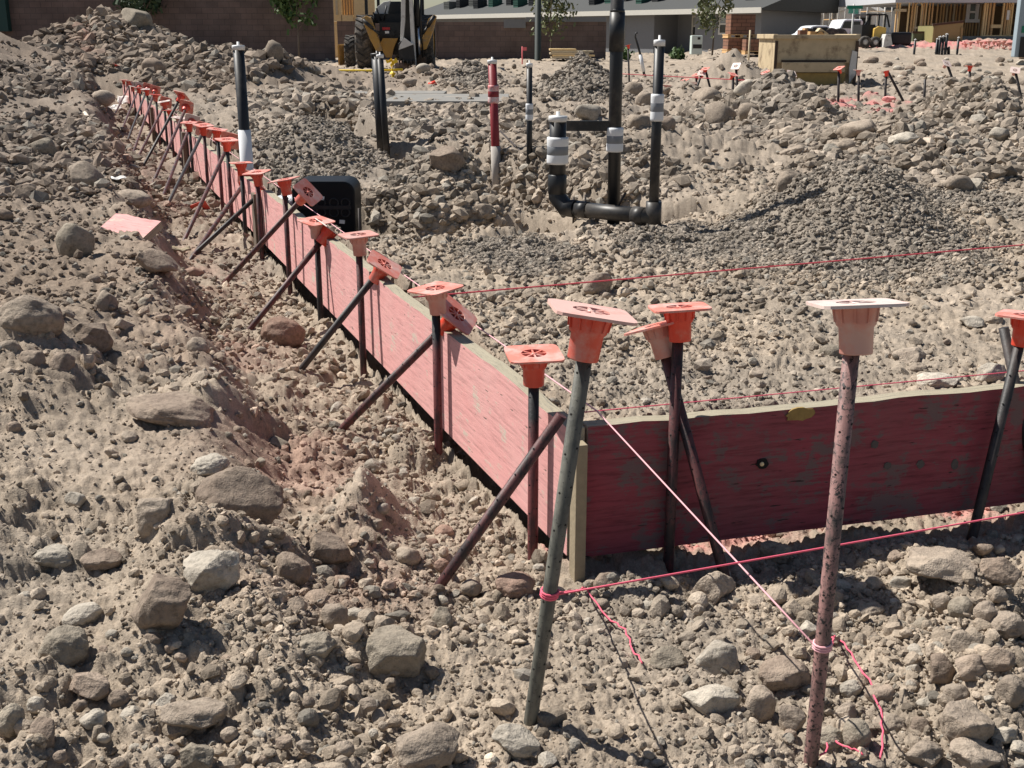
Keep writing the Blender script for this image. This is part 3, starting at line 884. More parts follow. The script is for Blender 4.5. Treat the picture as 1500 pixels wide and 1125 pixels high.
rs_ = random.Random(3)
def stake(label, base, top, rod=None, sleeve=None, plate=None, cap=True, group=None, yaw=None, axis=None, r=.0115, holes=False, name='form_stake'):
    """a round steel bar pushed into the ground, with its plastic safety cap; top = centre of the cap plate"""
    base = Vector(base); top = Vector(top)
    ax = (top-base).normalized()
    root = thing(name, label, 'stake', base, group)
    m = MB()
    tip = top-ax*(.012 if cap else 0)
    b0 = base-ax*.16
    m.tube([b0, base, tip], r, 14)
    if holes:
        L = (tip-base).length; k = 0
        u = ax.orthogonal().normalized(); w = ax.cross(u)
        p = .05
        while p < L-.07:
            for q in range(3):
                an = math.atan2((Vector((0, -1, .2))).dot(w), (Vector((0, -1, .2))).dot(u))+(q-.5)*1.5
                d = u*math.cos(an)+w*math.sin(an)
                c = base+ax*(p+.012*q)
                m.tube([c+d*(r-.001), c+d*(r+.0006)], .0019, 8, 1)
            p += .066
    m.build('bar', [rod or M_RODB, M_DARK], root)
    if cap:
        sm = sleeve or M_ORANGE; pm = plate or M_PLATE
        ms, mp = cap_meshes(sm, pm)
        o = bpy.data.objects.new('safety_cap', ms); COL.objects.link(o); o.parent = root
        z = Vector(axis) if axis is not None else ax
        z = z.normalized()
        q = z.to_track_quat('Z', 'Y')
        yw = rs_.uniform(-.5, .5) if yaw is None else yaw
        o.matrix_local = Matrix.Translation(top-base) @ q.to_matrix().to_4x4() @ Matrix.Rotation(yw, 4, 'Z')
        p = bpy.data.objects.new('cap_plate', mp); COL.objects.link(p); p.parent = o
    return root

ORD = ['first', 'second', 'third', 'fourth', 'fifth', 'sixth', 'seventh', 'eighth', 'ninth', 'tenth', 'eleventh', 'twelfth', 'thirteenth', 'fourteenth', 'fifteenth', 'sixteenth', 'seventeenth', 'eighteenth', 'nineteenth', 'twentieth']
# two free standing stakes outside the corner
g = hit(777, 1065)
N1b = Vector((g.x, g.y, hz(g.x, g.y))); N1t = atY(866, 459, N1b.y-.11)
stake('leaning grey green stake with wide dusty orange cap outside the corner', N1b, N1t, M_RODG, M_ORANGE, plastic('dusty_rose_plastic', (.74, .46, .40), (.74, .33, .27), .6), yaw=-.3, axis=(.17, .07, 1), holes=True, group='free standing stakes')
g = hit(1188, 1112)
N2b = Vector((g.x, g.y, hz(g.x, g.y))); N2t = atY(1254, 447, N2b.y-.06)
stake('tall pinkish scaled stake with bleached cap tied with pink string', N2b, N2t, M_RODP, M_FADED, M_PLATEW, yaw=-.25, axis=(-.04, .16, 1), holes=True, group='free standing stakes')

# stakes along the long board
V = [(782, 520), (638, 424), (525, 345), (463, 325), (416, 264), (376, 253), (353, 239), (332, 205), (318, 190), (298, 184), (277, 180), (263, 173), (249, 162), (240, 149), (228, 139), (215, 131), (204, 129), (195, 127), (188, 119), (182, 127)]
desc = {0: 'upright red streaked stake with orange cap at the corner of the long board', 1: 'upright stake with dusty cap standing second along the long board', 2: 'upright stake with faded pink cap standing third along the long board'}
pl = [M_PLATE, M_PLATE, M_FADED, M_PLATE, M_PLATE, M_PLATE, M_PLATE, M_PLATE, M_PLATE, M_PLATE, M_PLATE, M_PLATEW]
sl = [M_ORANGE, M_FADED, M_FADED, M_FADED, M_ORANGE, M_ORANGE, M_ORANGE2, M_ORANGE2, M_ORANGE2, M_ORANGE2, M_ORANGE, M_FADED]
for i, (px, py) in enumerate(V):
    tp = hitplane(px, py, NL, .028)
    tp.z = min(max(tp.z, .40), .72)
    bx_ = tp.x; by_ = tp.y
    if i == 1: pass
    bz = hz(bx_+NL[0]*.01, by_+NL[1]*.01)
    stake(desc.get(i, ORD[i]+' upright steel stake with orange cap along the long board counted from the corner'), (bx_, by_, min(bz, .08)), tp,
          [M_RODT, M_RODT, M_RODR, M_RODB, M_RODR, M_RODR, M_RODB][i % 7], sl[i] if i < 12 else rs_.choice((M_ORANGE, M_ORANGE2, M_ORANGE)), pl[i] if i < 12 else rs_.choice((M_PLATE, M_PLATE, M_PLATEW, M_ORANGE)),
          group='upright stakes along the long board', holes=i < 3, axis=(rs_.uniform(-.18, .18), rs_.uniform(-.12, .05), 1) if i else (0, -.05, 1), yaw=[.15, .5, .1, .4, -.2][i] if i < 5 else None)
B = [((823, 608), (637, 862)), ((668, 461), (500, 637)), ((563, 388), (443, 552)), ((484, 337), (368, 485)), ((451, 282), (327, 417)), ((388, 277), (284, 377)), ((362, 262), (283, 358)), ((337, 206), (268, 330)),
     ((299, 190), (245, 300)), ((281, 178), (234, 279)), ((273, 157), (224, 265)), ((266, 140), (210, 257)), ((243, 150), (200, 240)), ((227, 133), (195, 226)), ((216, 129), (184, 199)), ((204, 127), (177, 190)), ((190, 124), (165, 178)), ((177, 126), (152, 168))]
bd = {0: 'slanting brace bar with bare cut top leaning on the corner stake', 1: 'slanting brace with tilted orange cap crossing the second upright stake'}
for i, ((px, py), (fx, fy)) in enumerate(B):
    tp = hitplane(px, py, NL, (-.032 if i == 1 else -.022) if i else .03)
    ft = hitplane(fx, fy, NL, .36)
    ft.z = hz(ft.x, ft.y)
    # keep the foot on the pixel's ray where it meets the earth
    gg = hit(fx, fy)
    sg = st_of(np.array([gg.x]), np.array([gg.y]))[0][0]
    if .2 < sg < .6 and i < 5: ft = Vector((gg.x, gg.y, hz(gg.x, gg.y)))
    bax = (tp-ft).normalized()+Vector((rs_.uniform(-.1, .1), rs_.uniform(-.10, .06), .05))
    stake(bd.get(i, ORD[i]+' slanting brace with tilted orange cap along the long board counted from the corner'), ft, tp,
          [M_RODR, M_RODR, M_RODB, M_RODR, M_RODR, M_RODB][i % 6], rs_.choice((M_ORANGE, M_ORANGE2)) if i not in (1, 3) else M_ORANGE2, rs_.choice((M_PLATE, M_PLATE, M_PLATEW)) if i != 2 else M_PLATE,
          cap=i > 0, group='slanting braces along the long board', holes=i < 2, yaw=.3, axis=bax, name='brace_stake')
# stakes of the short board
p = hitplane(995, 452, NE, .02)
stake('upright red stake with orange cap against the short board', (p.x+.0, p.y, hz(p.x, p.y-.02)), p, M_RODR, M_ORANGE2, M_PLATE, axis=(-.06, .10, 1), yaw=-.5, holes=True, group='stakes of the short board')
tp = hitplane(963, 478, NE, -.03); ft = hitplane(1066, 806, NE, .12); ft.z = hz(ft.x, ft.y)
stake('red splashed brace with faded tilted cap crossing behind the upright red stake', ft, tp, M_RODR, M_FADED, M_PLATE, yaw=.2, holes=True, group='stakes of the short board', name='brace_stake')
tp = hitplane(1503, 464, NE, .015); ft = hitplane(1428, 757, NE, .05); ft.z = hz(ft.x, ft.y)
stake('tilted dark stake with orange cap near the end of the short board', ft, tp, M_RODB, M_ORANGE2, M_PLATE, yaw=.1, axis=(.05, .06, 1), holes=True, group='stakes of the short board')
tp = hitplane(1470, 480, NE, -.06); ft = hitplane(1545, 640, NE, .05); ft.z = hz(ft.x, ft.y)
stake('bare topped black brace crossing the tilted dark stake', ft, tp, M_RODB, cap=False, group='stakes of the short board', name='brace_stake')

# ------------------------------------------------------------------ form boards
def board(name, P, L, z0, z1, nrm, face, label, seed, th=.036, droop=None):
    """P(u) gives the foot line; a plank with a chipped upper edge"""
    nu = max(12, int(L/.06)); nv = 5
    vs = []; uvs = []
    ys = np.linspace(0, 1, nv+1)
    ar = np.arange(nu+1)
    top = .006*gnoise(ar*.21, ar*0+.3, seed)+.004*gnoise(ar*1.1, ar*0+.7, seed+1)-.006*np.maximum(0, gnoise(ar*.37, ar*0+.1, seed+2))
    bow = .004*gnoise(ar*.05, ar*0+.5, seed+4)
    m = MB(); F2 = []; idx = {}
    for side in (0, 1):
        for i in range(nu+1):
            for j in range(nv+1):
                p = P(L*i/nu)
                z = z0+(z1-z0)*ys[j]+(top[i]*ys[j])+(droop(L*i/nu) if droop else 0)
                off = -(th*side)+bow[i]
                idx[side, i, j] = len(vs)
                vs.append((p[0]+nrm[0]*off, p[1]+nrm[1]*off, z)); uvs.append((L*i/nu+seed, ys[j]*(z1-z0)+side*.5))
    fs = []; mi = []
    for i in range(nu):
        for j in range(nv):
            fs.append((idx[0, i, j], idx[0, i+1, j], idx[0, i+1, j+1], idx[0, i, j+1])); mi.append(0)
            fs.append((idx[1, i+1, j], idx[1, i, j], idx[1, i, j+1], idx[1, i+1, j+1])); mi.append(0)
        fs.append((idx[0, i, nv], idx[0, i+1, nv], idx[1, i+1, nv], idx[1, i, nv])); mi.append(1)
        fs.append((idx[0, i+1, 0], idx[0, i, 0], idx[1, i, 0], idx[1, i+1, 0])); mi.append(1)
    for i in (0, nu):
        for j in range(nv):
            fs.append((idx[0, i, j], idx[0, i, j+1], idx[1, i, j+1], idx[1, i, j])); mi.append(1)
    me = bpy.data.meshes.new(name); me.from_pydata(vs, [], fs)
    me.materials.append(face); me.materials.append(M_EDGE)
    me.polygons.foreach_set('material_index', mi)
    ul = me.uv_layers.new(name='grain')
    for lp in me.loops: ul.data[lp.index].uv = uvs[lp.vertex_index]
    bm = bmesh.new(); bm.from_mesh(me); bmesh.ops.recalc_face_normals(bm, faces=bm.faces); bm.to_mesh(me); bm.free()
    o = bpy.data.objects.new(name, me); COL.objects.link(o); WL[o.name] = Vector((0, 0, 0))
    return tag(o, label, 'board', 'form boards')
BT = .335; BB = .05
segs = [(0.0, 3.98, 'faded pink form board running from the corner to the first joint'),
        (3.985, 7.88, 'pink form board between the first and second joint of the long line'),
        (7.885, 11.8, 'pink form board beyond the second joint among crowded braces'),
        (11.805, 15.6, 'pink form board beyond the third joint behind the torn sheets'),
        (15.605, 19.0, 'last pink form board ending at the foot of the far heap')]
for i, (a, b, lab) in enumerate(segs):
    board('form_board', lambda u, a=a: onL(a+u, 0, 0), b-a, BB+.004*i, BT-.004*(i % 2), NL, M_PINK, lab, 11+i*7)
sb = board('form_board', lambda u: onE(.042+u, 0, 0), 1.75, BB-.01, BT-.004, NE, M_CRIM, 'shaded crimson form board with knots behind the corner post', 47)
def knot(px, py, w, h, mat, name='knot', deep=.0):
    p = hitplane(px, py, NE, .002); d = depth(p)
    m = MB(); n = 18
    rg = random.Random(int(px)); vs = []
    for k in range(n):
        a = 2*math.pi*k/n; q = rg.uniform(.82, 1.1)
        c = math.cos(a)*w/F*d*.5*q; s = math.sin(a)*h/F*d*.5*q
        vs.append((E[0]*c, E[1]*c, s))
    pts = [Vector(p)+Vector(v)+Vector((NE[0], NE[1], 0))*(.0015) for v in vs]
    back = [Vector(p)+Vector(v)*1.0-Vector((NE[0], NE[1], 0))*.004 for v in vs]
    m.add(pts+back, [tuple(range(n))]+[(k, (k+1) % n, n+(k+1) % n, n+k) for k in range(n)])
    return m.build(name, mat, sb)
knot(1172, 607, 50, 20, M_KNOT)
for (px, py, w, h) in ((1281, 651, 13, 13), (1300, 682, 13, 12), (1348, 680, 14, 14), (1398, 680, 13, 17)):
    knot(px, py, w, h, M_GREYKNOT)
knot(1117, 679, 20, 16, M_DARK, 'knot_hole'); 
kh = hitplane(1115, 679, NE, .003)
m = MB(); m.lathe([(0, .004), (.0042, .003), (.005, 0)], 10, M=Matrix.Translation(kh+Vector((NE[0], NE[1], 0))*.003) @ Vector((NE[0], NE[1], 0)).to_track_quat('Z', 'Y').to_matrix().to_4x4())
m.build('wood_chip', M_LAMPY, sb)
# corner post and the timber cleats over the joints
m = MB(); o3 = onE(0, 0, 0)
M = Matrix.Translation(o3) @ Matrix(((E[0], -NE[0], 0, 0), (E[1], -NE[1], 0, 0), (0, 0, 1, 0), (0, 0, 0, 1)))
m.box((.004, -.040, -.12), (.028, -.003, .308), M=M)
tag(m.build('corner_post', M_WOOD, bevel=.002), 'raw timber post nailed at the corner where the boards meet', 'post')
for k, t in enumerate((4.06, 7.95, 11.7)):
    m = MB(); o3 = onL(t, 0, 0)
    M = Matrix.Translation(o3) @ Matrix(((D[0], NL[0], 0, 0), (D[1], NL[1], 0, 0), (0, 0, 1, 0), (0, 0, 0, 1)))
    m.box((-.045, .007, -.12), (.045, .043, (.31, .33, .32)[k]), M=M)
    tag(m.build('joint_cleat', M_DKWOOD, bevel=.003), 'dark timber cleat over the %s joint of the long board' % ORD[k], 'cleat', 'cleats over the joints')

# ------------------------------------------------------------------ strings
M_STR = simple('pink_string', (.80, .13, .20), .7, .15, 200, bmp=0)
M_STRP = simple('pale_pink_string', (.80, .42, .45), .7, .12, 200, bmp=0)
M_STRR = simple('dusty_red_string', (.66, .09, .12), .8, .2, 200, bmp=0)
def string(label, pts, mat, r=.0017, sag=0, name='mason_string', wob=0, parts=()):
    out = []
    rg = random.Random(len(label))
    for p, q in zip(pts[:-1], pts[1:]):
        L = (Vector(q)-Vector(p)).length; n = max(4, int(L/(.05 if wob else .12)))
        for k in range(n):
            u = k/n; v = Vector(p).lerp(Vector(q), u); v.z -= sag*4*u*(1-u)
            if wob: v += Vector((rg.gauss(0, wob), rg.gauss(0, wob), abs(rg.gauss(0, wob))*.6))
            out.append(v)
    out.append(Vector(pts[-1]))
    m = MB(); m.tube(out, r, 6)
    for (c, ax, rad) in parts:
        ring = []
        u = ax.orthogonal().normalized(); w = ax.cross(u)
        for k in range(33):
            a = 2*math.pi*k/11
            ring.append(c+(u*math.cos(a)+w*math.sin(a))*rad+ax*(.004*(k/11-1.5)))
        m.tube(ring, r*1.2, 6)
    return tag(m.build(name, mat), label, 'string', 'mason strings')
axN1 = (N1t-N1b).normalized(); axN2 = (N2t-N2b).normalized()
tie1 = N1b.lerp(N1t, .355); tie2 = N2b.lerp(N2t, .29)
string('pale pink string stretched over the long board down to the tall pinkish stake', [onL(13, -.095, .345), onL(.05, -.085, .345), tie2+Vector((-.012, 0, 0))], M_STRP, .0017, 0, parts=[(tie2, axN2, .0135)])
eB = atY(1500, 750, 1.97); eB = tie1+(eB-tie1)*1.35
string('bright pink string running level from the leaning stake past the short board', [tie1+Vector((.01, -.005, 0)), eB], M_STR, .0017, parts=[(tie1, axN1, .0135)])
def tail(label, px, start, mat, wob=.002):
    pts = [start]
    for (x, y) in px:
        g = hit(x, y); pts.append(Vector((g.x, g.y, hz(g.x, g.y)+.012)))
    string(label, pts, mat, .0017, name='string_tail', wob=wob)
tail('slack pink string tail dropping from the leaning stake onto bare earth', [(858, 880), (890, 915), (915, 935), (926, 965), (940, 988)], tie1+Vector((.012, 0, 0)), M_STR)
tail('long slack string hanging from the tall pinkish stake over cobbles', [(1222, 940), (1245, 968), (1272, 1012), (1288, 1060), (1293, 1100), (1288, 1124)], tie2+Vector((.013, 0, 0)), M_STR)
tail('short string end lying at the foot of the tall pinkish stake', [(1215, 1094), (1240, 1112), (1262, 1122)], N2b+Vector((.012, -.01, .02)), M_STR)
def lay(label, a, b, mat, n=9, dz=.03):
    pts = []
    for k in range(n+1):
        g = hit(a[0]+(b[0]-a[0])*k/n, a[1]+(b[1]-a[1])*k/n)
        pts.append(Vector((g.x, g.y, hz(g.x, g.y)+dz)))
    return pts
zc = lay('', (575, 438), (660, 430), M_STRR)
p0 = hit(585, 437); p1 = hit(1530, 356)
zz = max(hz(p0.x+(p1.x-p0.x)*k/30, p0.y+(p1.y-p0.y)*k/30)-(p0.z+(p1.z-p0.z)*k/30) for k in range(31))
string('dusty red string stretched low across the gravel inside the formwork', [atZ(575, 438, .275), atZ(1530, 356, .33)], M_STRR, .0028)
string('red string along the back of the short board top', [onE(.02, -.055, .345), onE(1.75, -.055, .350)], M_STR, .0014)

# ------------------------------------------------------------------ litter
M_SHEET = simple('white_sheet', (.72, .70, .66), .6, .1, 20, dirt=(.5, .44, .38), dirt_at=.62)
def sheet(label, px, py, w, h, yaw, mat, seed, name='scrap_sheet', cat='scrap', lift=.03, thick=.003, tilt=(.2, .1)):
    g = hit(px, py); d = depth(g)
    a = w/F*d*.5; b = h/F*d*.5*2.2
    rg = random.Random(seed); n = 6; top = []
    M = Matrix.Translation((g.x, g.y, hz(g.x, g.y)+lift)) @ Matrix.Rotation(yaw, 4, 'Z') @ Matrix.Rotation(tilt[0], 4, 'X') @ Matrix.Rotation(tilt[1], 4, 'Y')
    for j in range(n+1):
        for i in range(n+1):
            top.append((a*(2*i/n-1)+rg.gauss(0, a*.05), b*(2*j/n-1)+rg.gauss(0, b*.05), rg.gauss(0, a*.05)+.12*a*math.sin(i*1.3+seed)))
    low = [(x, y, z-thick) for x, y, z in top]
    N_ = (n+1)**2; fs = []
    for j in range(n):
        for i in range(n):
            q = (j*(n+1)+i, j*(n+1)+i+1, (j+1)*(n+1)+i+1, (j+1)*(n+1)+i)
            fs += [q, tuple(x+N_ for x in q[::-1])]
    rim = [i for i in range(n+1)]+[k*(n+1)+n for k in range(1, n+1)]+[n*(n+1)+i for i in range(n-1, -1, -1)]+[k*(n+1) for k in range(n-1, 0, -1)]
    for k in range(len(rim)):
        u, v = rim[k], rim[(k+1) % len(rim)]; fs.append((u, u+N_, v+N_, v))
    m = MB(); m.add(top+low, fs, 0, True, M)
    return tag(m.build(name, mat), label, cat, None)
sheet('torn white sheet caught among the crowded far braces', 168, 168, 34, 9, .9, M_SHEET, 1, lift=.08, tilt=(.5, .1))
sheet('small white scrap behind the torn white sheet', 182, 160, 16, 7, .3, M_SHEET, 2, lift=.1, tilt=(.7, 0))
sheet('crumpled white scrap beside the flat topped tan rock', 178, 272, 26, 5, .4, M_SHEET, 3)
sheet('white paper scrap lying just past the flat topped rock', 218, 287, 13, 8, 1.1, M_SHEET, 4)
sheet('thin pale flake of board beside a brace foot', 262, 384, 36, 5, .5, M_WOOD, 6, thick=.008)
# pale stick
a = hit(125, 173); b = hit(151, 207)
m = MB(); m.tube([Vector((a.x, a.y, hz(a.x, a.y)+.05)), Vector((b.x, b.y, hz(b.x, b.y)+.03))], .018, 6)
tag(m.build('pale_stick', simple('bleached_stick', (.6, .52, .42), .8, .2, 30)), 'thin bleached stick lying on the high bank', 'stick')
# loose pink plank
P4 = []
for (px, py) in ((146, 331), (237, 350), (212, 366), (138, 344)):
    g = hit(px, py); P4.append(Vector((g.x, g.y, g.z+.02)))
c0 = sum(P4, Vector())/4
c0.z += .012
L0 = ((P4[1]+P4[2])-(P4[0]+P4[3])).length/2
u = ((P4[1]+P4[2])-(P4[0]+P4[3])); u.z *= .6; u.normalize(); n_ = Vector((-.15, -.5, 1)); n_ = (n_-u*n_.dot(u)).normalized()
w_ = n_.cross(u)
L_ = L0*.8
plank = board('loose_plank', lambda q: (q, 0, 0), L_, 0, .20, (0, -1), M_PINK, 'loose pink plank lying flat on the high bank', 5, .034)
plank.matrix_world = Matrix.Translation(c0-u*L_/2) @ Matrix(((u.x, n_.x*-1, w_.x, 0), (u.y, n_.y*-1, w_.y, 0), (u.z, n_.z*-1, w_.z, 0), (0, 0, 0, 1))) @ Matrix.Translation((0, 0, -.10))
plank['group'] = 'loose boards'
# fallen cap in the trench
g = hit(296, 318)
ms, mp_ = cap_meshes(M_ORANGE2, M_ORANGE)
r0 = thing('fallen_cap', 'bright orange safety cap fallen in the trench under the braces', 'cap', (g.x, g.y, hz(g.x, g.y)+.012))
o = bpy.data.objects.new('safety_cap', ms); COL.objects.link(o); o.parent = r0; o.matrix_local = Matrix.Rotation(1.9, 4, 'X') @ Matrix.Rotation(.4, 4, 'Z')
o2 = bpy.data.objects.new('cap_plate', mp_); COL.objects.link(o2); o2.parent = o

# ------------------------------------------------------------------ plumbing
M_ABS = simple('black_pipe', (.014, .0145, .016), .46, .25, 9, bmp=.08, spec=.45, dirt=(.085, .074, .063), dirt_at=.58)
M_FOAM = simple('white_foam_wrap', (.72, .73, .74), .7, .06, 30, bmp=.1)
M_TAPE = simple('grey_duct_tape', (.21, .22, .235), .5, .12, 30, bmp=.1)
M_CAPW = simple('white_pipe_cap', (.74, .74, .73), .5, .06, 30)
M_REDP = simple('red_paint_pipe', (.24, .022, .028), .5, .25, 9, dirt=(.36, .08, .08), dirt_at=.62)
M_REDT = simple('red_white_tape', (.62, .10, .09), .5, .5, 11, dirt=(.75, .68, .66), dirt_at=.5)
M_DUSTP = simple('dusty_wrap', (.42, .38, .34), .85, .2, 14, bmp=.3)
def zc_(py, Y): return zrow(py, Y)
def pip(m, x, Y, z0, z1, r, n=22, mi=0, lean=0):
    m.tube([(x, Y, z0), (x+lean, Y, z1)], r, n, mi)
def capend(root, x, Y, z, r, mat):
    m = MB(); m.lathe([(0, z+.030), (r*.22, z+.030), (r*.24, z+.012), (r*1.1, z+.010), (r*1.14, z+.004), (r*1.14, z-.016), (r*.9, z-.016)], 22, M=Matrix.Translation((x, Y, 0)))
    m.build('pipe_cap', mat, root)
def wrap(root, x, Y, z0, z1, r, foam=None, tape=None):
    h = z1-z0
    m = MB(); m.lathe([(r*.96, z0-.002), (r*1.28, z0), (r*1.32, z0+.01), (r*1.30, z0+h*.32), (r*1.27, z0+h*.36), (r*1.27, z0+h*.66), (r*1.30, z0+h*.70), (r*1.32, z1-.01), (r*1.28, z1), (r*.96, z1+.002)], 24, M=Matrix.Translation((x, Y, 0)))
    o = m.build('foam_wrap', foam or M_FOAM, root)
    m = MB(); m.lathe([(r*1.272, z0+h*.345), (r*1.285, z0+h*.35), (r*1.285, z0+h*.67), (r*1.272, z0+h*.675)], 24, M=Matrix.Translation((x, Y, 0)))
    m.build('tape_band', tape or M_TAPE, o)
g = hit(897, 328); YT = g.y
YL = YT+.10; YR = YT-.02
zr = zrow(303, YL)                          # height of the level run
xl = xcol(816, YL, zr); 
# right end: solve Y so that the run shows at row 318
YR = min((abs(zrow(318, y)-zr), y) for y in np.linspace(YL-1.2, YL, 200))[1]
xr_ = xcol(957, YR, zr)
rL = .5*24/F*depth((xl, YL, zr)); rR = .5*14.5/F*depth((xr_, YR, zr)); rr_ = rL*.93
root = thing('drain_assembly', 'black drain pipe with elbow joining two capped risers', 'pipe', (xl, YL, zr-.1))
ztl = zrow(173, YL); zsl = zrow(280, YL)
m = MB(); pip(m, xl, YL, zr+.10, ztl, rL); m.build('wide_riser', M_ABS, root)
m = MB(); m.lathe([(rL*1.0, zr+.06), (rL*1.13, zr+.065), (rL*1.13, zr+.15), (rL, zr+.155)], 22, M=Matrix.Translation((xl, YL, 0)))
dR = (Vector((xr_, YR, zr))-Vector((xl, YL, zr))).normalized()
e1 = [Vector((xl, YL, zr+.12)), Vector((xl, YL, zr+.05)), Vector((xl, YL, zr))+dR*.05, Vector((xl, YL, zr))+dR*.11]
m.tube(e1, rL*1.1, 22); m.build('elbow', M_ABS, root)
m = MB(); m.tube([Vector((xl, YL, zr))+dR*.09, Vector((xr_, YR, zr))], rr_, 22)
for q in (.28, .86): 
    c = Vector((xl, YL, zr)).lerp(Vector((xr_, YR, zr)), q); m.tube([c-dR*.03, c+dR*.03], rr_*1.1, 22)
m.build('level_run', M_ABS, root)
m = MB(); pip(m, xr_, YR, zr-.06, zrow(62, YR), rR); m.tube([(xr_, YR, zr-rr_*1.1), (xr_, YR, zr+.07)], rr_*.98, 22); m.build('thin_riser', M_ABS, root)
capend(root, xl, YL, ztl, rL, M_CAPW); capend(root, xr_, YR, zrow(62, YR), rR, M_CAPW)
wrap(root, xl, YL, zrow(240, YL), zrow(201, YL), rL); wrap(root, xr_, YR, zrow(177, YR), zrow(138, YR), rR)
# tall vent pipe
xt = xcol(897, YT, 0); rT = .5*18.5/F*depth((xt, YT, .2)); dxt = xcol(904.5, YT, zrow(0, YT))-xt
zt0 = hz(xt, YT)-.15; ztop = zrow(-170, YT)
rt = thing('vent_pipe', 'tall black vent pipe with sleeve rising out of the trench', 'pipe', (xt, YT, zt0))
m = MB(); m.tube([(xt, YT, zt0), (xt+dxt*1.6, YT, ztop)], rT, 22); m.build('pipe_shaft', M_ABS, rt)
zj = zrow(62, YT); xj = xt+dxt*.62*(zj-zt0)/(zrow(0, YT)-zt0)/.62
m = MB(); m.tube([(xj, YT, zj-.04), (xj, YT, zj+.13)], rT*1.16, 22); m.tube([(xj, YT, zj+.13), (xj+.001, YT, zj+.145)], [rT*1.16, rT*1.02], 22); m.build('coupling', M_ABS, rt)
zw = zrow(205, YT); xw = xt+dxt*(zw-zt0)/(zrow(0, YT)-zt0)
wrap(rt, xw, YT, zrow(222, YT), zrow(187, YT), rT)
zs = zrow(184, YT)
m = MB(); m.box((xl+rL*.9, YT-.012, zs-.024), (xw-rT*.7, YT+.012, zs+.022)); m.build('cross_bar', M_ABS, rt)
def riser(label, px, pyt, pyb, w, mat, Y=None, pxb=None, capm=None, wrapz=None, group=None, name='pipe_riser', foam=None, tape=None, lower=None):
    g = hit(pxb or px, pyb)
    if Y is None: Y = g.y
    z1 = zrow(pyt, Y); x1 = xcol(px, Y, z1); z0 = zrow(pyb, Y); x0 = xcol(pxb or px, Y, z0)
    r = .5*w/F*depth((x1, Y, (z0+z1)/2))
    rt = thing(name, label, 'pipe', (x0, Y, z0), group)
    zb = z0-.25
    m = MB(); m.tube([(x0-(x1-x0)*.25/(z1-z0), Y, zb), (x1, Y, z1)], r, 18); m.build('pipe_shaft', mat, rt)
    if capm: capend(rt, x1, Y, z1, r, capm)
    if wrapz:
        za, zb_ = zrow(wrapz[1], Y), zrow(wrapz[0], Y)
        f = ((za+zb_)/2-z0)/(z1-z0)
        wrap(rt, x0+(x1-x0)*f, Y, za, zb_, r, foam, tape)
    if lower:
        zl = zrow(lower[0], Y); f = (zl-z0)/(z1-z0)
        m = MB(); m.tube([(x0-(x1-x0)*.1/(z1-z0), Y, z0-.1), (x0+(x1-x0)*f, Y, zl)], r*1.18, 18); m.build('lower_wrap', lower[1], rt)
    return rt
riser('black riser with white cap and white lower wrap behind the long board', 349, 69, 300, 16, M_ABS, Y=6.9, pxb=366, capm=M_CAPW, lower=(190, M_FOAM), group='pipe risers')
riser('broad black riser of the close pair', 552.5, 80, 208, 17, M_ABS, pxb=560, capm=M_ABS, group='pipe risers')
g = hit(569, 212)
riser('slim black riser with white cap of the close pair', 556.5, 82, 213, 9.5, M_ABS, Y=g.y-.12, pxb=566, capm=M_CAPW, group='pipe risers')
riser('dark red riser with striped tape and dusty wrapped foot', 721, 90, 266, 12.5, M_REDP, pxb=728, capm=M_CAPW, wrapz=(125, 151), group='pipe risers', foam=M_REDT, tape=M_REDP, lower=(214, M_DUSTP))
riser('slim black riser with white foam sleeve near the red riser', 775.5, 95, 246, 8.5, M_ABS, capm=M_CAPW, wrapz=(152, 176), group='pipe risers')
# bent conduit near the far form
g = hit(944, 112); Yc = g.y
pts = [Vector((xcol(a, Yc, zrow(b, Yc)), Yc, zrow(b, Yc))) for a, b in ((945, 124), (943, 105), (938, 80), (933, 62), (930.5, 54), (931, 49), (934, 48))]
rt = thing('bent_conduit', 'bent black conduit with white sleeve sticking out of the ground', 'conduit', pts[0])
m = MB(); m.tube(pts, [.032, .030, .026, .024, .022, .02, .02], 12); m.build('conduit_tube', M_ABS, rt)
m = MB(); m.tube([pts[1], pts[2]], .04, 12); m.build('foam_wrap', M_FOAM, rt)
# thin wire bars
M_WIRE = simple('rusty_bar', (.035, .024, .02), .6, .3, 60)
def bar(label, pts, r=.006, name='rebar', grp='thin bars in the trench'):
    m = MB(); m.tube(pts, r, 8); tag(m.build(name, M_WIRE), label, 'bar', grp)
g0 = hit(540, 176); g1 = hit(612, 232)
bar('thin black cable running down the trench behind the close pair of risers', [Vector((g0.x, g0.y, g0.z+.12)), Vector((g1.x, g1.y, g1.z+.05)), hit(640, 250)+Vector((0, 0, -.02))])
g1 = hit(733, 216); g2 = hit(768, 234)
bar('thin bar leaning on the dusty foot of the red riser', [g1+Vector((0, 0, .12)), g2+Vector((0, 0, .02)), hit(772, 252)+Vector((0, 0, -.03))])
for (a, b, lab) in (((840, 302, 289), 0, 'first short bar end standing behind the level drain run'), ((857, 305, 285), 0, 'second short bar end standing behind the level drain run')):
    x, y0, y1 = a; Yq = YT+.15
    z0 = zrow(y0+8, Yq); bar(lab, [Vector((xcol(x, Yq, z0), Yq, z0-.1)), Vector((xcol(x, Yq, z0), Yq, zrow(y1, Yq)))], .005)
Yq = YT-.1
bar('short crooked bar by the foot of the vent pipe', [Vector((xcol(903, Yq, .1), Yq, zrow(304, Yq))), Vector((xcol(914, Yq, .1), Yq, zrow(282, Yq)))], .006)

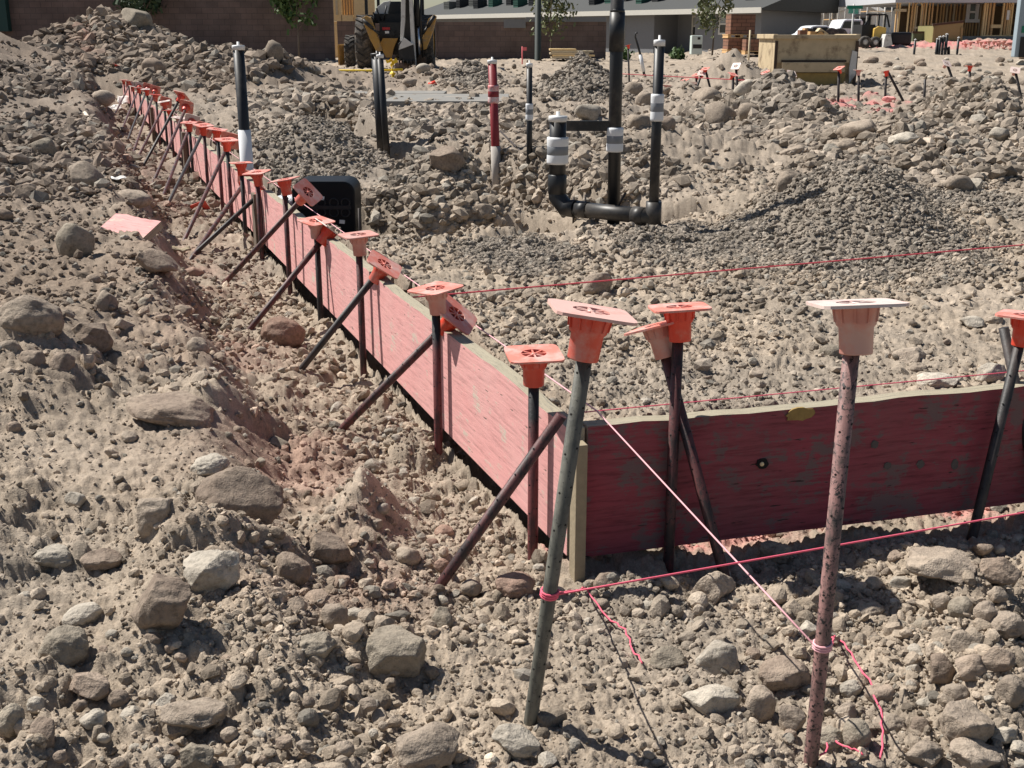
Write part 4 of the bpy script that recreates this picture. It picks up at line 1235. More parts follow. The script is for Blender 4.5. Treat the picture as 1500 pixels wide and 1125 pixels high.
# ------------------------------------------------------------------ black tub box
Yt = 5.60; g = Vector((xcol(478, Yt, .05), Yt, .05))
d = depth((g.x, Yt, .2)); wt = 92/F*d; z0 = hzm(g.x, Yt-.05)-.03; z1 = zrow(262, Yt+.1)
M_TUB = simple('black_moulded_plastic', (.008, .009, .011), .5, .2, 9, bmp=.05, spec=.18)
M_TUB2 = simple('black_ribbed_plastic', (.019, .02, .022), .4, .2, 9, bmp=.05)
x0 = xcol(428, Yt, .3); x1 = x0+wt
rt = thing('tub_box', 'glossy black plastic box with moulded rings behind the long board', 'box', ((x0+x1)/2, Yt, z0))
prof = []
hh = z1-z0; cr = .055
for (cx, cz, a0) in ((x1-cr, z1-cr, 0), (x0+cr, z1-cr, 90)):
    for k in range(7):
        a = R(a0+90*k/6); prof.append((cx+cr*math.cos(a), cz+cr*math.sin(a)))
prof += [(x0+.008, z0), (x1-.004, z0)]
m = MB(); m.prism(prof, Yt, Yt+.24); 
Msh = Matrix.Identity(4)
m.build('shell', M_TUB, rt, bevel=.008)
for px in (470, 489, 506):
    for py in (297, 311):
        zc2 = zrow(py, Yt-.002); xc2 = xcol(px, Yt-.002, zc2)
        m = MB()
        ring = [Vector((xc2+.021*math.cos(a), Yt-.002, zc2+.021*math.sin(a))) for a in [2*math.pi*k/16 for k in range(17)]]
        m.tube(ring, .0036, 6, caps=False); m.build('moulded_ring', M_TUB2, rt)
m = MB(); zb = zrow(304, Yt-.002); m.box((x0+.03, Yt-.006, zb-.009), (x1-.02, Yt+.002, zb+.009)); m.build('rib', M_TUB2, rt)
for (px, py, a) in ((471, 290, .2), (501, 325, .1)):
    zc2 = zrow(py, Yt-.006); xc2 = xcol(px, Yt-.006, zc2)
    m = MB(); m.box((-.013, -.001, -.009), (.013, .001, .009), M=Matrix.Translation((xc2, Yt-.004, zc2)) @ Matrix.Rotation(a, 4, 'Y'))
    m.build('sticker', M_CAPW, rt)
for k, (xx, yy) in enumerate(((x1+.02, Yt-.05), (x0-.02, Yt-.03))):
    bar(('thin bar standing at the outer side of the black box', 'thin bar standing between the long board and the black box')[k], [Vector((xx, yy, hz(xx, yy)-.1)), Vector((xx+.004, yy, z0+hh*(.66 if k == 0 else .8)))], .006, 'box_stake', 'bars beside the black box')
# milky plastic wrapped pipe stub beside the box
gx = xcol(405, Yt+.15, .33)
M_FILM = simple('milky_plastic_film', (.62, .66, .68), .25, .12, 18, bmp=.5, dist=.01, dirt=(.3, .32, .33), dirt_at=.58)
m = MB(); Yq = Yt+.45
pts = [Vector((xcol(a, Yq+.1*k, zrow(b, Yq+.1*k)), Yq+.1*k, zrow(b, Yq+.1*k))) for k, (a, b) in enumerate(((445, 297), (418, 296), (396, 303), (380, 312)))]
m.tube(pts, [.038, .042, .045, .04], 14)
tag(m.build('wrapped_stub', M_FILM), 'milky plastic wrapped pipe stub lying between long board and black box', 'pipe')
# ------------------------------------------------------------------ background
def brick_mat(name, c1, c2, mortar, bw, bh, rough=.9):
    m, t, b = nt(name)
    g = N(t, 'ShaderNodeTexCoord'); sx = N(t, 'ShaderNodeSeparateXYZ'); t.links.new(g.outputs['Object'], sx.inputs[0])
    ad = N(t, 'ShaderNodeMath', operation='ADD'); t.links.new(sx.outputs['X'], ad.inputs[0]); t.links.new(sx.outputs['Y'], ad.inputs[1])
    cb = N(t, 'ShaderNodeCombineXYZ'); t.links.new(ad.outputs[0], cb.inputs[0]); t.links.new(sx.outputs['Z'], cb.inputs[1])
    br = N(t, 'ShaderNodeTexBrick')
    br.inputs['Color1'].default_value = (*c1, 1); br.inputs['Color2'].default_value = (*c2, 1); br.inputs['Mortar'].default_value = (*mortar, 1)
    br.inputs['Scale'].default_value = 1; br.inputs['Brick Width'].default_value = bw; br.inputs['Row Height'].default_value = bh
    br.inputs['Mortar Size'].default_value = .011; br.inputs['Bias'].default_value = -.1
    t.links.new(cb.outputs[0], br.inputs['Vector'])
    n = noise(t, g.outputs['Object'], 1.3, 5); r = ramp(t, [(.3, (.75, .75, .75)), (.7, (1.2, 1.2, 1.2))]); t.links.new(n, r.inputs[0])
    c = mixc(t, 1., br.outputs['Color'], r.outputs[0], 'MULTIPLY')
    t.links.new(c, b.inputs['Base Color']); b.inputs['Roughness'].default_value = rough
    b.inputs['Specular IOR Level'].default_value = .2
    bump(t, b, br.outputs['Fac'], -.4, .01)
    return m
M_BLOCK = brick_mat('brown_block', (.175, .125, .11), (.14, .105, .095), (.115, .09, .082), .40, .20)
M_BRICKS = brick_mat('red_brown_brick', (.27, .135, .09), (.20, .11, .075), (.10, .06, .045), .30, .12)
M_STUC = simple('grey_stucco', (.20, .205, .215), .9, .08, 8, bmp=.3)
M_STUC2 = simple('pale_grey_wall', (.48, .49, .51), .9, .06, 6, bmp=.1)
M_WHITE = simple('white_wall', (.72, .73, .73), .8, .08, 6, bmp=.1)
M_TRIM = simple('cream_trim', (.62, .60, .54), .7, .08, 8)
M_ROOF = simple('grey_tile_roof', (.065, .067, .065), .9, .25, 14, bmp=.4)
M_ROOFD = simple('dark_roof_felt', (.03, .032, .034), .9, .3, 8)
M_GREENT = simple('green_wrapped_tiles', (.035, .10, .075), .8, .3, 9)
M_GREYT = simple('stacked_grey_tiles', (.13, .135, .125), .85, .3, 9)
M_GLASS = simple('dark_window_glass', (.02, .024, .028), .12, .2, 3, bmp=0, spec=.6)
M_SHADE = simple('pale_window_blind', (.34, .36, .36), .6, .2, 3, bmp=0)
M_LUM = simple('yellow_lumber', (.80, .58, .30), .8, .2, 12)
M_LUM2 = simple('brown_lumber', (.60, .38, .18), .85, .25, 12)
M_LUMP = simple('pale_lumber', (.56, .46, .31), .8, .2, 12)
M_PLY = simple('sheathing_board', (.42, .27, .12), .85, .2, 5)
M_INT = simple('darkened_interior_board', (.22, .14, .08), .9, .2, 5)  # board colour darkened to stand for the dim inside
M_CONC = simple('pale_concrete', (.22, .212, .195), .9, .12, 6, dirt=(.36, .31, .25), dirt_at=.6)
M_STEEL = simple('tan_rusted_steel', (.50, .395, .25), .75, .25, 6, bmp=.3, dirt=(.115, .07, .04), dirt_at=.57)
M_STEELD = simple('dark_rust', (.07, .045, .03), .8, .4, 12)
M_STEELY = simple('yellowed_steel', (.36, .25, .085), .7, .3, 6, dirt=(.16, .105, .055), dirt_at=.55)
M_OLIVE = simple('olive_steel', (.26, .235, .10), .7, .2, 5)
M_OLIVED = simple('dull_green_steel', (.10, .12, .07), .7, .2, 5)
M_MYEL = simple('machine_yellow', (.42, .235, .055), .55, .2, 7, dirt=(.26, .19, .12), dirt_at=.58)
M_MYELB = simple('bright_machine_yellow', (.62, .40, .09), .5, .15, 7, dirt=(.36, .27, .15), dirt_at=.62)
M_MBLK = simple('machine_black', (.014, .014, .015), .5, .3, 7, dirt=(.05, .045, .04), dirt_at=.62)
M_MGREY = simple('dusty_grey_steel', (.58, .57, .54), .65, .22, 7, dirt=(.2, .19, .17), dirt_at=.62)
M_TYRE = simple('dusty_tyre', (.055, .05, .045), .9, .35, 12, bmp=.3, dirt=(.20, .17, .14), dirt_at=.56)
M_CHROME = simple('chrome_rod', (.6, .62, .66), .18, .05, 8, metal=1, bmp=0)
M_SIGNG = simple('sign_green', (.012, .17, .10), .5, .08, 8, bmp=0)
M_POLE = simple('dark_green_pole', (.035, .045, .04), .6, .15, 8)
M_YTAPE = simple('yellow_ribbon', (.80, .56, .03), .6, .1, 20, bmp=0)
M_REDL = simple('red_reflector', (.5, .02, .025), .3, .1, 10, bmp=0)
M_BARK = simple('grey_bark', (.12, .095, .075), .9, .3, 20)
M_CAR = simple('white_car_paint', (.72, .73, .74), .3, .04, 5, bmp=0)

def leaf_mat(name, a, b_):
    m, t, b = nt(name)
    g = N(t, 'ShaderNodeNewGeometry'); r = ramp(t, [(0, a), (1, b_)])
    t.links.new(g.outputs['Random Per Island'], r.inputs[0]); t.links.new(r.outputs[0], b.inputs['Base Color'])
    b.inputs['Roughness'].default_value = .7
    return m
M_LEAFD = leaf_mat('dark_leaf', (.022, .045, .020), (.05, .085, .035))
M_LEAFO = leaf_mat('olive_leaf', (.075, .095, .035), (.16, .17, .07))
M_LEAFG = leaf_mat('green_leaf', (.04, .085, .025), (.09, .15, .04))
def quads(rg, P, size):
    n = len(P)
    M = rot_rand(rg, n, 1.2)
    base = np.array([(-.5, -.22, 0), (.5, -.22, 0), (.5, .22, .08), (-.5, .22, .08)])
    V = np.einsum('nij,vj->nvi', M, base)*(size*rg.uniform(.6, 1.3, n))[:, None, None]+P[:, None, :]
    return V.reshape(-1, 3), np.arange(n*4).reshape(n, 4)
def far_tree(label, px, pyb, Y, wpx, py_top, py_crown, mat, seed, n=1500, trunk=.05, leaf=.16, zb=None):
    z0 = zrow(pyb, Y) if zb is None else zb
    x = xcol(px, Y, z0)
    zt = zrow(py_top, Y); zcw = zrow(py_crown, Y); rad = .5*wpx/F*Y
    rt = thing('street_tree', label, 'tree', (x, Y, z0), 'young trees by the houses')
    rg = np.random.RandomState(seed)
    m = MB(); m.tube([(x, Y, z0-.3), (x+.03, Y, z0+(zcw-z0)*.6), (x, Y, zcw), (x+.05, Y, zcw+(zt-zcw)*.7)], [trunk, trunk*.8, trunk*.6, trunk*.2], 8)
    for k in range(7):
        a = rg.uniform(0, 6.28); h0 = zcw+(zt-zcw)*rg.uniform(-.15, .5)
        m.tube([(x, Y, h0), (x+math.cos(a)*rad*.45, Y+math.sin(a)*rad*.45, h0+(zt-zcw)*.22), (x+math.cos(a)*rad*.8, Y+math.sin(a)*rad*.8, h0+(zt-zcw)*.38)], [trunk*.45, trunk*.3, trunk*.1], 6)
    m.build('trunk', M_BARK, rt)
    # leaf clumps spread through the crown
    nc = 26; cc = []
    for k in range(nc):
        u = rg.uniform(0, 1)**.8; hgt = zcw+(zt-zcw)*u
        prof = math.sin(math.pi*min(1, .18+u*.78))**.7
        a = rg.uniform(0, 6.28); q = rad*prof*math.sqrt(rg.uniform(.05, 1))
        cc.append((x+math.cos(a)*q, Y+math.sin(a)*q, hgt))
    cc = np.array(cc); i = rg.randint(0, nc, n)
    P = cc[i]+rg.normal(0, 1, (n, 3))*np.array((rad*.22, rad*.22, (zt-zcw)*.085))
    V, Fq = quads(rg, P, leaf)
    V = V-np.array(rt.location)
    o = np_mesh('crown', V, Fq, mat, None, False); o.parent = rt
    return rt
def pbox(m, px0, px1, py0, py1, Y, th, mi=0):
    """axis box whose front face shows between the pixels, th metres deep"""
    zm = zrow((py0+py1)/2, Y)
    m.box((xcol(px0, Y, zm), Y, zrow(py1, Y)), (xcol(px1, Y, zm), Y+th, zrow(py0, Y)), mi)
    return m

# --- block walls
YW = 44
m = MB(); x0 = xcol(-420, YW, 1); x1 = xcol(489, YW, 1)
m.box((x0, YW, -.4), (x1, YW+.2, 3.2)); 
w1 = tag(m.build('block_wall', M_BLOCK), 'tall brown block wall in shade behind the far heap', 'wall', 'block walls')
m = MB(); x2 = xcol(560, 47, 1); m.box((x1-.3, 47, -.4), (xcol(640, 47, 1), 47.2, zrow(31, 47)))
tag(m.build('block_wall', M_BLOCK), 'short stretch of brown block wall behind the backhoe', 'wall', 'block walls')
m = MB(); m.box((xcol(640, 47, 1)+.01, 47.05, -.4), (xcol(888, 47, 1), 47.25, zrow(32, 47)))
wl = m.build('block_wall', M_BLOCK); tag(wl, 'low brown block wall under the grey roof', 'wall', 'block walls')
m = MB(); pbox(m, 738, 770, 28, 41, 46.96, .085); pbox(m, 770, 888, 25, 32, 46.96, .3); m.build('wall_coping', M_STUC, wl)
m = MB(); pbox(m, -20, 9, -14, 46, 43.6, .3); 
ds = m.build('dark_sign_panel', simple('dark_teal', (.012, .05, .045), .5, .1, 8, bmp=0)); tag(ds, 'dark green panel standing against the tall block wall', 'panel')
for (px, py) in ((3, 60), (81, 54)):
    g = hit(px, py+14); Yq = g.y+.2; r_ = .03
    riser('slim black pipe with white cap behind the far heap' if px < 50 else 'tiny dark pipe end showing over the far heap crest', px, py, py+24, 4, M_ABS, Y=26, capm=M_CAPW, group='pipe risers')

far_tree('dark leafy shrub tree against the tall block wall over the far heap', 216, 70, 43.2, 62, -70, 30, M_LEAFD, 3, 1400, .05, .2)
far_tree('young dark green tree on a thin trunk before the tall block wall', 438, 86, 43, 54, -55, 34, M_LEAFG, 4, 1500, .045, .18)
far_tree('sparse olive tree on a thin trunk beside the dark street pole', 806, 84, 45.5, 62, -90, 44, M_LEAFO, 5, 900, .04, .17)
far_tree('sparse olive tree before the grey house windows', 1043, 78, 46, 46, -45, 42, M_LEAFO, 6, 800, .04, .17)
# low bushes
def bush(label, px, pyb, Y, w, h, seed):
    rg = np.random.RandomState(seed); z0 = zrow(pyb, Y); x = xcol(px, Y, z0); r = .5*w/F*Y
    P = rg.normal(0, 1, (420, 3))*np.array((r*.5, r*.5, h/F*Y*.28))+np.array((x, Y, z0+h/F*Y*.4))
    V, Fq = quads(rg, P, .14)
    o = np_mesh('low_bush', V, Fq, M_LEAFG, None, False); tag(o, label, 'bush', 'low bushes')
bush('low green bush at the foot of the grey house porch', 992, 88, 45, 16, 15, 1)
bush('low dark bush by the grey house wall behind the vent pipe', 914, 88, 46, 14, 12, 2)
# street pole
x = xcol(788, 44.5, 1); m = MB(); m.tube([(x, 44.5, -.2), (x, 44.5, .15), (x, 44.5, .2), (x, 44.5, 6.5)], [.17, .17, .12, .10], 14)
tag(m.build('street_pole', M_POLE), 'dark street pole standing before the low block wall', 'pole')

# --- grey house, wall runs obliquely
A = Vector((xcol(615, 80, 2), 80, 0)); Bp = Vector((xcol(1116, 55.2, 2), 55.2, 0))
ua = (Bp-A).normalized(); ub = Vector((ua.y, -ua.x, 0))          # outward, towards the camera
if ub.y > 0: ub = -ub
LH = (Bp-A).length
MHOUSE = Matrix(((ua.x, ub.x, 0, A.x), (ua.y, ub.y, 0, A.y), (0, 0, 1, 0), (0, 0, 0, 1)))
def ahouse(px):
    """distance along the house wall at a picture column"""
    r = ray(px, 45)
    k = (A.x*ua.y-A.y*ua.x)/(r.x*ua.y-r.y*ua.x)
    return (Vector((r.x*k, r.y*k, 0))-A).dot(ua), r.y*k
ZE = 2.13
rt = thing('grey_house', 'long grey stucco house with tile roof and pale fascia', 'house', A)
m = MB()
aw, _ = ahouse(958); ax_, _ = ahouse(1018)
m.box((0, -4, -.5), (aw, 0, ZE), M=MHOUSE); m.box((ax_, -4, -.5), (LH, 0, ZE), M=MHOUSE)
m.box((aw+.001, -4, -.5), (ax_-.001, -1.6, ZE), M=MHOUSE); m.box((aw+.001, -1.6, 2.05), (ax_-.001, -.05, ZE), M=MHOUSE)
m.build('wall', M_STUC, rt)
m = MB()
sl_ = .30
m.add([(-1, .55, ZE+.06), (LH+.5, .55, ZE+.06), (LH+.5, -4.6, ZE+.06+5.15*sl_), (-1, -4.6, ZE+.06+5.15*sl_), (-1, .55, ZE-.02), (LH+.5, .55, ZE-.02), (LH+.5, -4.6, ZE-.1), (-1, -4.6, ZE-.1)],
      [(0, 1, 2, 3), (4, 7, 6, 5), (1, 5, 6, 2), (3, 7, 4, 0), (2, 6, 7, 3)], M=MHOUSE)
roof = m.build('roof', M_ROOF, rt)
m = MB(); m.box((-1, .555, ZE-.14), (LH+.5, .60, ZE+.1), M=MHOUSE); m.build('fascia', M_TRIM, rt)
def hwin(px0, px1, py0, py1, back=0., shade=True):
    a0, Y0 = ahouse(px0); a1, Y1 = ahouse(px1)
    z1 = zrow(py0, (Y0+Y1)/2); z0 = zrow(py1, (Y0+Y1)/2)
    m = MB(); f = .09
    m.box((a0-f, -.05+back, z0-f), (a1+f, .05+back, z0), M=MHOUSE); m.box((a0-f, -.05+back, z1), (a1+f, .05+back, z1+f), M=MHOUSE)
    m.box((a0-f, -.05+back, z0+.001), (a0, .05+back, z1-.001), M=MHOUSE); m.box((a1, -.05+back, z0+.001), (a1+f, .05+back, z1-.001), M=MHOUSE)
    zm = (z0+z1)/2; m.box((a0+.001, -.04+back, zm-.04), (a1-.001, .04+back, zm+.04), M=MHOUSE)
    w = m.build('window', M_TRIM, rt)
    m = MB(); m.box((a0, -.02+back, z0), (a1, .012+back, zm-.045), M=MHOUSE); m.build('pane', M_GLASS, w)
    m = MB(); m.box((a0, -.02+back, zm+.045), (a1, .012+back, z1), M=MHOUSE); m.build('upper_pane', M_SHADE if shade else M_GLASS, w)
hwin(981, 992, 25, 51, -1.6); hwin(1055, 1065, 22, 48); hwin(906, 914, 28, 54)
# stacks of tiles left on the roof
kk = 0
for px, py, w, gm in ((640, 8, 14, 0), (652, 9, 9, 1), (666, 8, 10, 0), (682, 9, 11, 1), (699, 8, 11, 2), (720, 7, 12, 1), (740, 7, 11, 2), (757, 6, 11, 1), (772, 6, 10, 0), (850, 4, 12, 1), (868, 3, 13, 2), (886, 3, 10, 1), (918, 2, 12, 2), (936, 1, 12, 1), (965, -1, 14, 0), (1078, -6, 14, 1), (1100, -6, 13, 2)):
    a0, Y0 = ahouse(px); ww = w/F*Y0*.5
    d0 = -1.0-.25*(kk % 3)
    zb = ZE+.06+(.55-d0)*sl_
    m = MB(); m.box((a0-ww, d0-.45, zb-.10), (a0+ww, d0+.25, zb+.42+.06*(kk % 2)), M=MHOUSE)
    for q in range(4): m.box((a0-ww-.02, d0-.47, zb+.06+q*.1), (a0+ww+.02, d0+.27, zb+.085+q*.1), M=MHOUSE)
    tag(m.build('tile_stack', (M_GREYT, M_ROOFD, M_GREENT)[gm]), ('grey', 'black wrapped', 'green wrapped')[gm]+' stack of tiles waiting on the grey house roof', 'tile stack', 'tile stacks on the roof')
    kk += 1
# meter box
Y = 43; m = MB(); pbox(m, 1013, 1029, 52, 80, Y, .45)
mb = m.build('utility_box', simple('pale_green_box', (.55, .62, .58), .6, .06, 8), bevel=.03); tag(mb, 'pale green utility box standing before the grey house', 'utility box')
m = MB(); pbox(m, 1015, 1028, 65, 71, Y-.006, .005); pbox(m, 1022, 1026, 54.5, 58, Y-.006, .005); m.build('box_label', M_MBLK, mb)
# pallets of bricks
def pallet(label, px0, px1, py0, py1, Y, split=None):
    zb = zrow(py1, Y); xa, xb = xcol(px0, Y, zb), xcol(px1, Y, zb); zt = zrow(py0, Y)
    rt = thing('brick_pallet', label, 'brick pallet', ((xa+xb)/2, Y, zb), 'pallets of bricks')
    m = MB(); zs = split and zrow(split, Y)
    cuts = [zb+.13, zs-.06, zs+.06, zt] if zs else [zb+.13, zt]
    for i in range(0, len(cuts), 2): m.box((xa+.03*i, Y+.02*i, cuts[i]), (xb-.02*i, Y+1.0, cuts[i+1]))
    m.build('bricks', M_BRICKS, rt)
    m = MB()
    for zz_ in ([zb, zs-.059] if zs else [zb]):
        m.box((xa-.03, Y-.03, zz_+.09), (xb+.03, Y+1.05, zz_+.118)); m.box((xa-.03, Y-.03, zz_), (xb+.03, Y+1.05, zz_+.02))
        for q in (0, .45, .9): m.box((xa-.02+q*(xb-xa), Y-.02, zz_+.021), (xa+.08+q*(xb-xa), Y+1.0, zz_+.089))
    m.build('pallet', M_LUM2, rt)
pallet('tall double stack of red brown bricks beside the grey house', 1066, 1106, 21, 78, 40, 53)
pallet('low wide stack of bricks beside the tall double stack', 1092, 1142, 57, 80, 39.2)
m = MB(); x = xcol(1097, 36, .5); m.tube([(x, 36, zrow(92, 36)-.2), (x, 36, zrow(44, 36))], .028, 6)
tag(m.build('survey_stake', M_LUMP), 'thin timber survey stake before the brick pallets', 'stake')
# stack of sheets
rt = thing('lumber_stack', 'stack of pale boards lying by the low block wall', 'lumber stack', (xcol(838, 43.5, .3), 43.5, zrow(86, 43.5)))
for k in range(5):
    m = MB(); o_ = (0, .3, -.15, .2, -.1)[k]
    pbox(m, 808+o_*8-k*.4, 866+o_*18-(k == 4)*20, 83-k*2.9, 85.6-k*2.9, 43.5+.05*k, 1.2)
    m.build('board', (M_LUMP, M_LUM, M_LUMP, M_LUMP, M_LUM)[k], rt)
# small marker flag by the wall
m = MB(); x = xcol(765, 38, .3); m.tube([(x, 38, .0), (x, 38, zrow(68, 38))], .02, 6); m.box((x, 37.99, zrow(74, 38)), (x+.14, 38.01, zrow(69, 38)))
tag(m.build('marker_flag', simple('pink_flag', (.72, .16, .17), .7, .1, 9)), 'small pink marker flag before the low block wall', 'flag')
# timber house standing behind the wall, near the backhoe
rt = thing('sheathed_house', 'corner of a sheathed timber house beyond the block wall', 'house', (xcol(513, 49, 2), 49, 0))
m = MB(); pbox(m, 487, 500, -30, 31, 48.5, .2); pbox(m, 518, 548, -30, 31, 48.5, .2); pbox(m, 500.1, 517.9, 22, 31, 48.5, .2); pbox(m, 500.1, 517.9, -30, -8, 48.5, .2)
pbox(m, 487, 548, 31.5, 95, 48.6, .2)
m.build('wall', M_LUM, rt)
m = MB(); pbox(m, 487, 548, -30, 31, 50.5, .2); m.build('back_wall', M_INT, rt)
for px in (503, 507, 511, 515):
    m = MB(); pbox(m, px, px+1.6, -8, 22, 48.8, .09); m.build('stud', M_LUM2, rt)
m = MB(); pbox(m, 491, 494, -28, 22, 48.46, .035); m.build('corner_strip', M_LUMP, rt)

# --- concrete strip near the humps
Y = 21.5
a = atZ(512, 131, .13); 
m = MB(); ya, yb = 14.6, 16.4
m.box((xcol(560, ya, .3), ya, -.1), (xcol(745, ya, .3), yb, .31)); m.box((xcol(505, yb, .3), yb+.002, -.1), (xcol(650, yb, .3), yb+.8, .315))
tag(m.build('concrete_slab', M_CONC, bevel=.01), 'pale concrete slab edge showing between the dirt humps', 'slab')
# yellow warning line and ribbon
Yt2 = 24.0
xa, xb = xcol(410, Yt2, .4), xcol(690, Yt2, .4)
m = MB(); za, zb = zrow(103, Yt2), zrow(103, Yt2)
m.tube([(xa, Yt2, za), (xcol(540, Yt2, .4), Yt2, zrow(103.5, Yt2)), (xcol(590, Yt2, .4), Yt2, zrow(102, Yt2))], .022, 6)
tag(m.build('warning_line', M_YTAPE), 'thin yellow warning line stretched before the backhoe', 'line')
rg_ = random.Random(8); m = MB()
for (px, py, w, h) in ((570, 89, 9, 5), (578, 90, 8, 7), (574, 95, 5, 4), (575, 108, 7, 6), (576, 113, 5, 4)):
    zc3 = zrow(py, Yt2-.1); xc3 = xcol(px, Yt2-.1, zc3); a_ = w/F*Yt2*.5; b_ = h/F*Yt2*.5
    M = Matrix.Translation((xc3, Yt2-.1, zc3)) @ Matrix.Rotation(rg_.uniform(-.6, .6), 4, 'Y') @ Matrix.Rotation(rg_.uniform(-.5, .5), 4, 'X')
    m.add([(-a_, 0, -b_), (0, -.04, -b_*.6), (a_, .03, -b_), (a_, .0, b_), (0, -.05, b_*.7), (-a_, .02, b_)], [(0, 1, 4, 5), (1, 2, 3, 4)], M=M)
    m.add([(-a_, .02, -b_), (0, -.02, -b_*.6), (a_, .05, -b_), (a_, .02, b_), (0, -.03, b_*.7), (-a_, .04, b_)], [(5, 4, 1, 0), (4, 3, 2, 1)], M=M)
x = xcol(574.5, Yt2-.05, .4); m.tube([(x, Yt2-.06, zrow(118, Yt2)), (x, Yt2-.06, zrow(88, Yt2))], .012, 6, 0)
tag(m.build('yellow_ribbon', M_YTAPE), 'knotted bright yellow ribbon hanging on a wire by the backhoe', 'ribbon')
# orange marker by the humps
x = xcol(635, 20.5, .3); m = MB(); m.tube([(x-.08, 20.4, zrow(124, 20.4)), (x+.02, 20.4, zrow(122, 20.4)), (x+.06, 20.45, zrow(126, 20.4))], [.03, .05, .02], 8)
tag(m.build('orange_ribbon', M_ORANGE2), 'small orange ribbon lying on the hump past the concrete slab', 'ribbon')

# --- backhoe
YB = 33.0
def bxm(px0, px1, py0, py1, Y, th): return pbox(MB(), px0, px1, py0, py1, Y, th)
zb = zrow(100, YB)
rt = thing('backhoe', 'dusty yellow backhoe seen from behind with folded grey boom', 'backhoe', (xcol(582, YB, 0), YB, zb))
def wheel(px, Yw, r, w, side):
    x = xcol(px, Yw, zb+r)
    M = Matrix.Translation((x, Yw, zb+r-.06)) @ Matrix.Rotation(math.pi/2, 4, 'Y')
    m = MB(); m.lathe([(r*.55, -w/2), (r*.9, -w/2), (r, -w*.4), (r, w*.4), (r*.9, w/2), (r*.55, w/2)], 30, M=M)
    for k in range(18):
        for sd in (-1, 1):
            a = 2*math.pi*(k+.25*sd)/18
            M2 = M @ Matrix.Rotation(a, 4, 'Z') @ Matrix.Translation((r*.995, 0, sd*w*.23)) @ Matrix.Rotation(sd*.6, 4, 'X')
            m.box((-.02, -.035, -w*.27), (.035, .035, w*.27), M=M2)
    t_ = m.build('tyre', M_TYRE, rt)
    m = MB(); m.lathe([(0, w*.2), (r*.3, w*.22), (r*.5, w*.42), (r*.56, w*.46), (r*.57, w*.3), (r*.57, -w*.3), (r*.56, -w*.46), (r*.5, -w*.42), (r*.3, -w*.2), (0, -w*.2)], 24, M=M)
    m.build('rim', M_MYEL, t_)
wheel(536, YB+.9, .72, .46, -1); wheel(624, YB+.9, .72, .46, 1)
wheel(514, YB+3.3, .45, .3, -1); wheel(588, YB+3.3, .45, .3, 1)
m = MB(); pbox(m, 556, 610, 33, 56, YB+.35, .25); pbox(m, 548, 616, 20, 34, YB+.9, 1.2); pbox(m, 556, 606, 46, 80, YB+.61, 3.4); m.build('chassis', M_MBLK, rt)
m = MB(); pr = [(562, 56), (584, 56), (580, 64), (577, 72), (574, 84), (566, 84), (561, 74), (557, 66)]
m.prism([(xcol(a, YB+.3, .5), zrow(b, YB+.3)) for a, b in pr], YB+.22, YB+.34); m.build('rear_frame', M_MYEL, rt)
m = MB(); pbox(m, 552, 578, 45, 52, YB+.27, .06); m.build('rear_plate', M_MBLK, rt)
m = MB(); pbox(m, 560, 571, 40, 44, YB+.33, .015); m.build('rear_light', M_REDL, rt)
m = MB(); pbox(m, 564, 570, 45.5, 49, YB+.262, .006); m.build('number_plate', M_CAPW, rt)
# stabilisers
for pts in ([(531, 27), (537, 23), (544, 26), (560, 74), (551, 76), (543, 60)], [(636, 21), (640, 24), (635, 44), (624, 72), (615, 74), (617, 62), (628, 28)]):
    m = MB(); m.prism([(xcol(a, YB-.1, 1), zrow(b, YB-.1)) for a, b in pts], YB-.12, YB+.1); sb_ = m.build('stabiliser', M_MYEL, rt, bevel=.02)
    m = MB(); cx = sum(a for a, b in pts[:3])/3; cy = sum(b for a, b in pts[:3])/3
    pa = Vector((xcol(pts[0][0]+1, YB-.2, 1.2), YB-.2, zrow(pts[0][1]+2, YB-.2))); pb = Vector((xcol(pts[3][0]-4, YB-.2, .5), YB-.2, zrow(50, YB-.2)))
    m.tube([pa, pa.lerp(pb, .6)], .05, 10); m.tube([pa.lerp(pb, .6), pb], .03, 10); m.build('ram', M_MBLK, sb_)
# cab
for px in (535, 553, 610, 618):
    m = MB(); x = xcol(px, YB+(.9 if px in (535, 618) else 2.2), 2.5); Yq = YB+(.9 if px in (535, 618) else 2.2)
    m.box((x-.04, Yq, zrow(26, Yq)), (x+.04, Yq+.08, 3.3)); m.build('cab_post', M_MBLK, rt)
m = MB(); m.box((xcol(530, YB+.9, 2.5), YB+.7, 3.3), (xcol(622, YB+.9, 2.5), YB+2.6, 3.42)); m.build('cab_roof', M_MBLK, rt, bevel=.04)
m = MB(); pbox(m, 568, 588, 2, 27, YB+1.5, .14); pbox(m, 564, 592, 27, 33, YB+1.25, .5); m.build('seat', M_MBLK, rt, bevel=.04)
# hood and dusty controls
m = MB(); hd = [(544, 27), (553, 10), (562, 3), (572, 1), (566, 24), (556, 34), (549, 32)]
m.prism([(xcol(a, YB+1.05, 1.8), zrow(b, YB+1.05)) for a, b in hd], YB+1.0, YB+1.2); m.build('control_panel', M_MGREY, rt, bevel=.02)
for (a, b) in (((557, 30), (551, 12)), ((561, 30), (566, 8)), ((552, 34), (546, 18))):
    m = MB(); Yq = YB+.85; m.tube([(xcol(a[0], Yq, 2), Yq, zrow(a[1], Yq)), (xcol(b[0], Yq, 2), Yq, zrow(b[1], Yq))], .022, 8); m.build('lever', M_MBLK, rt)
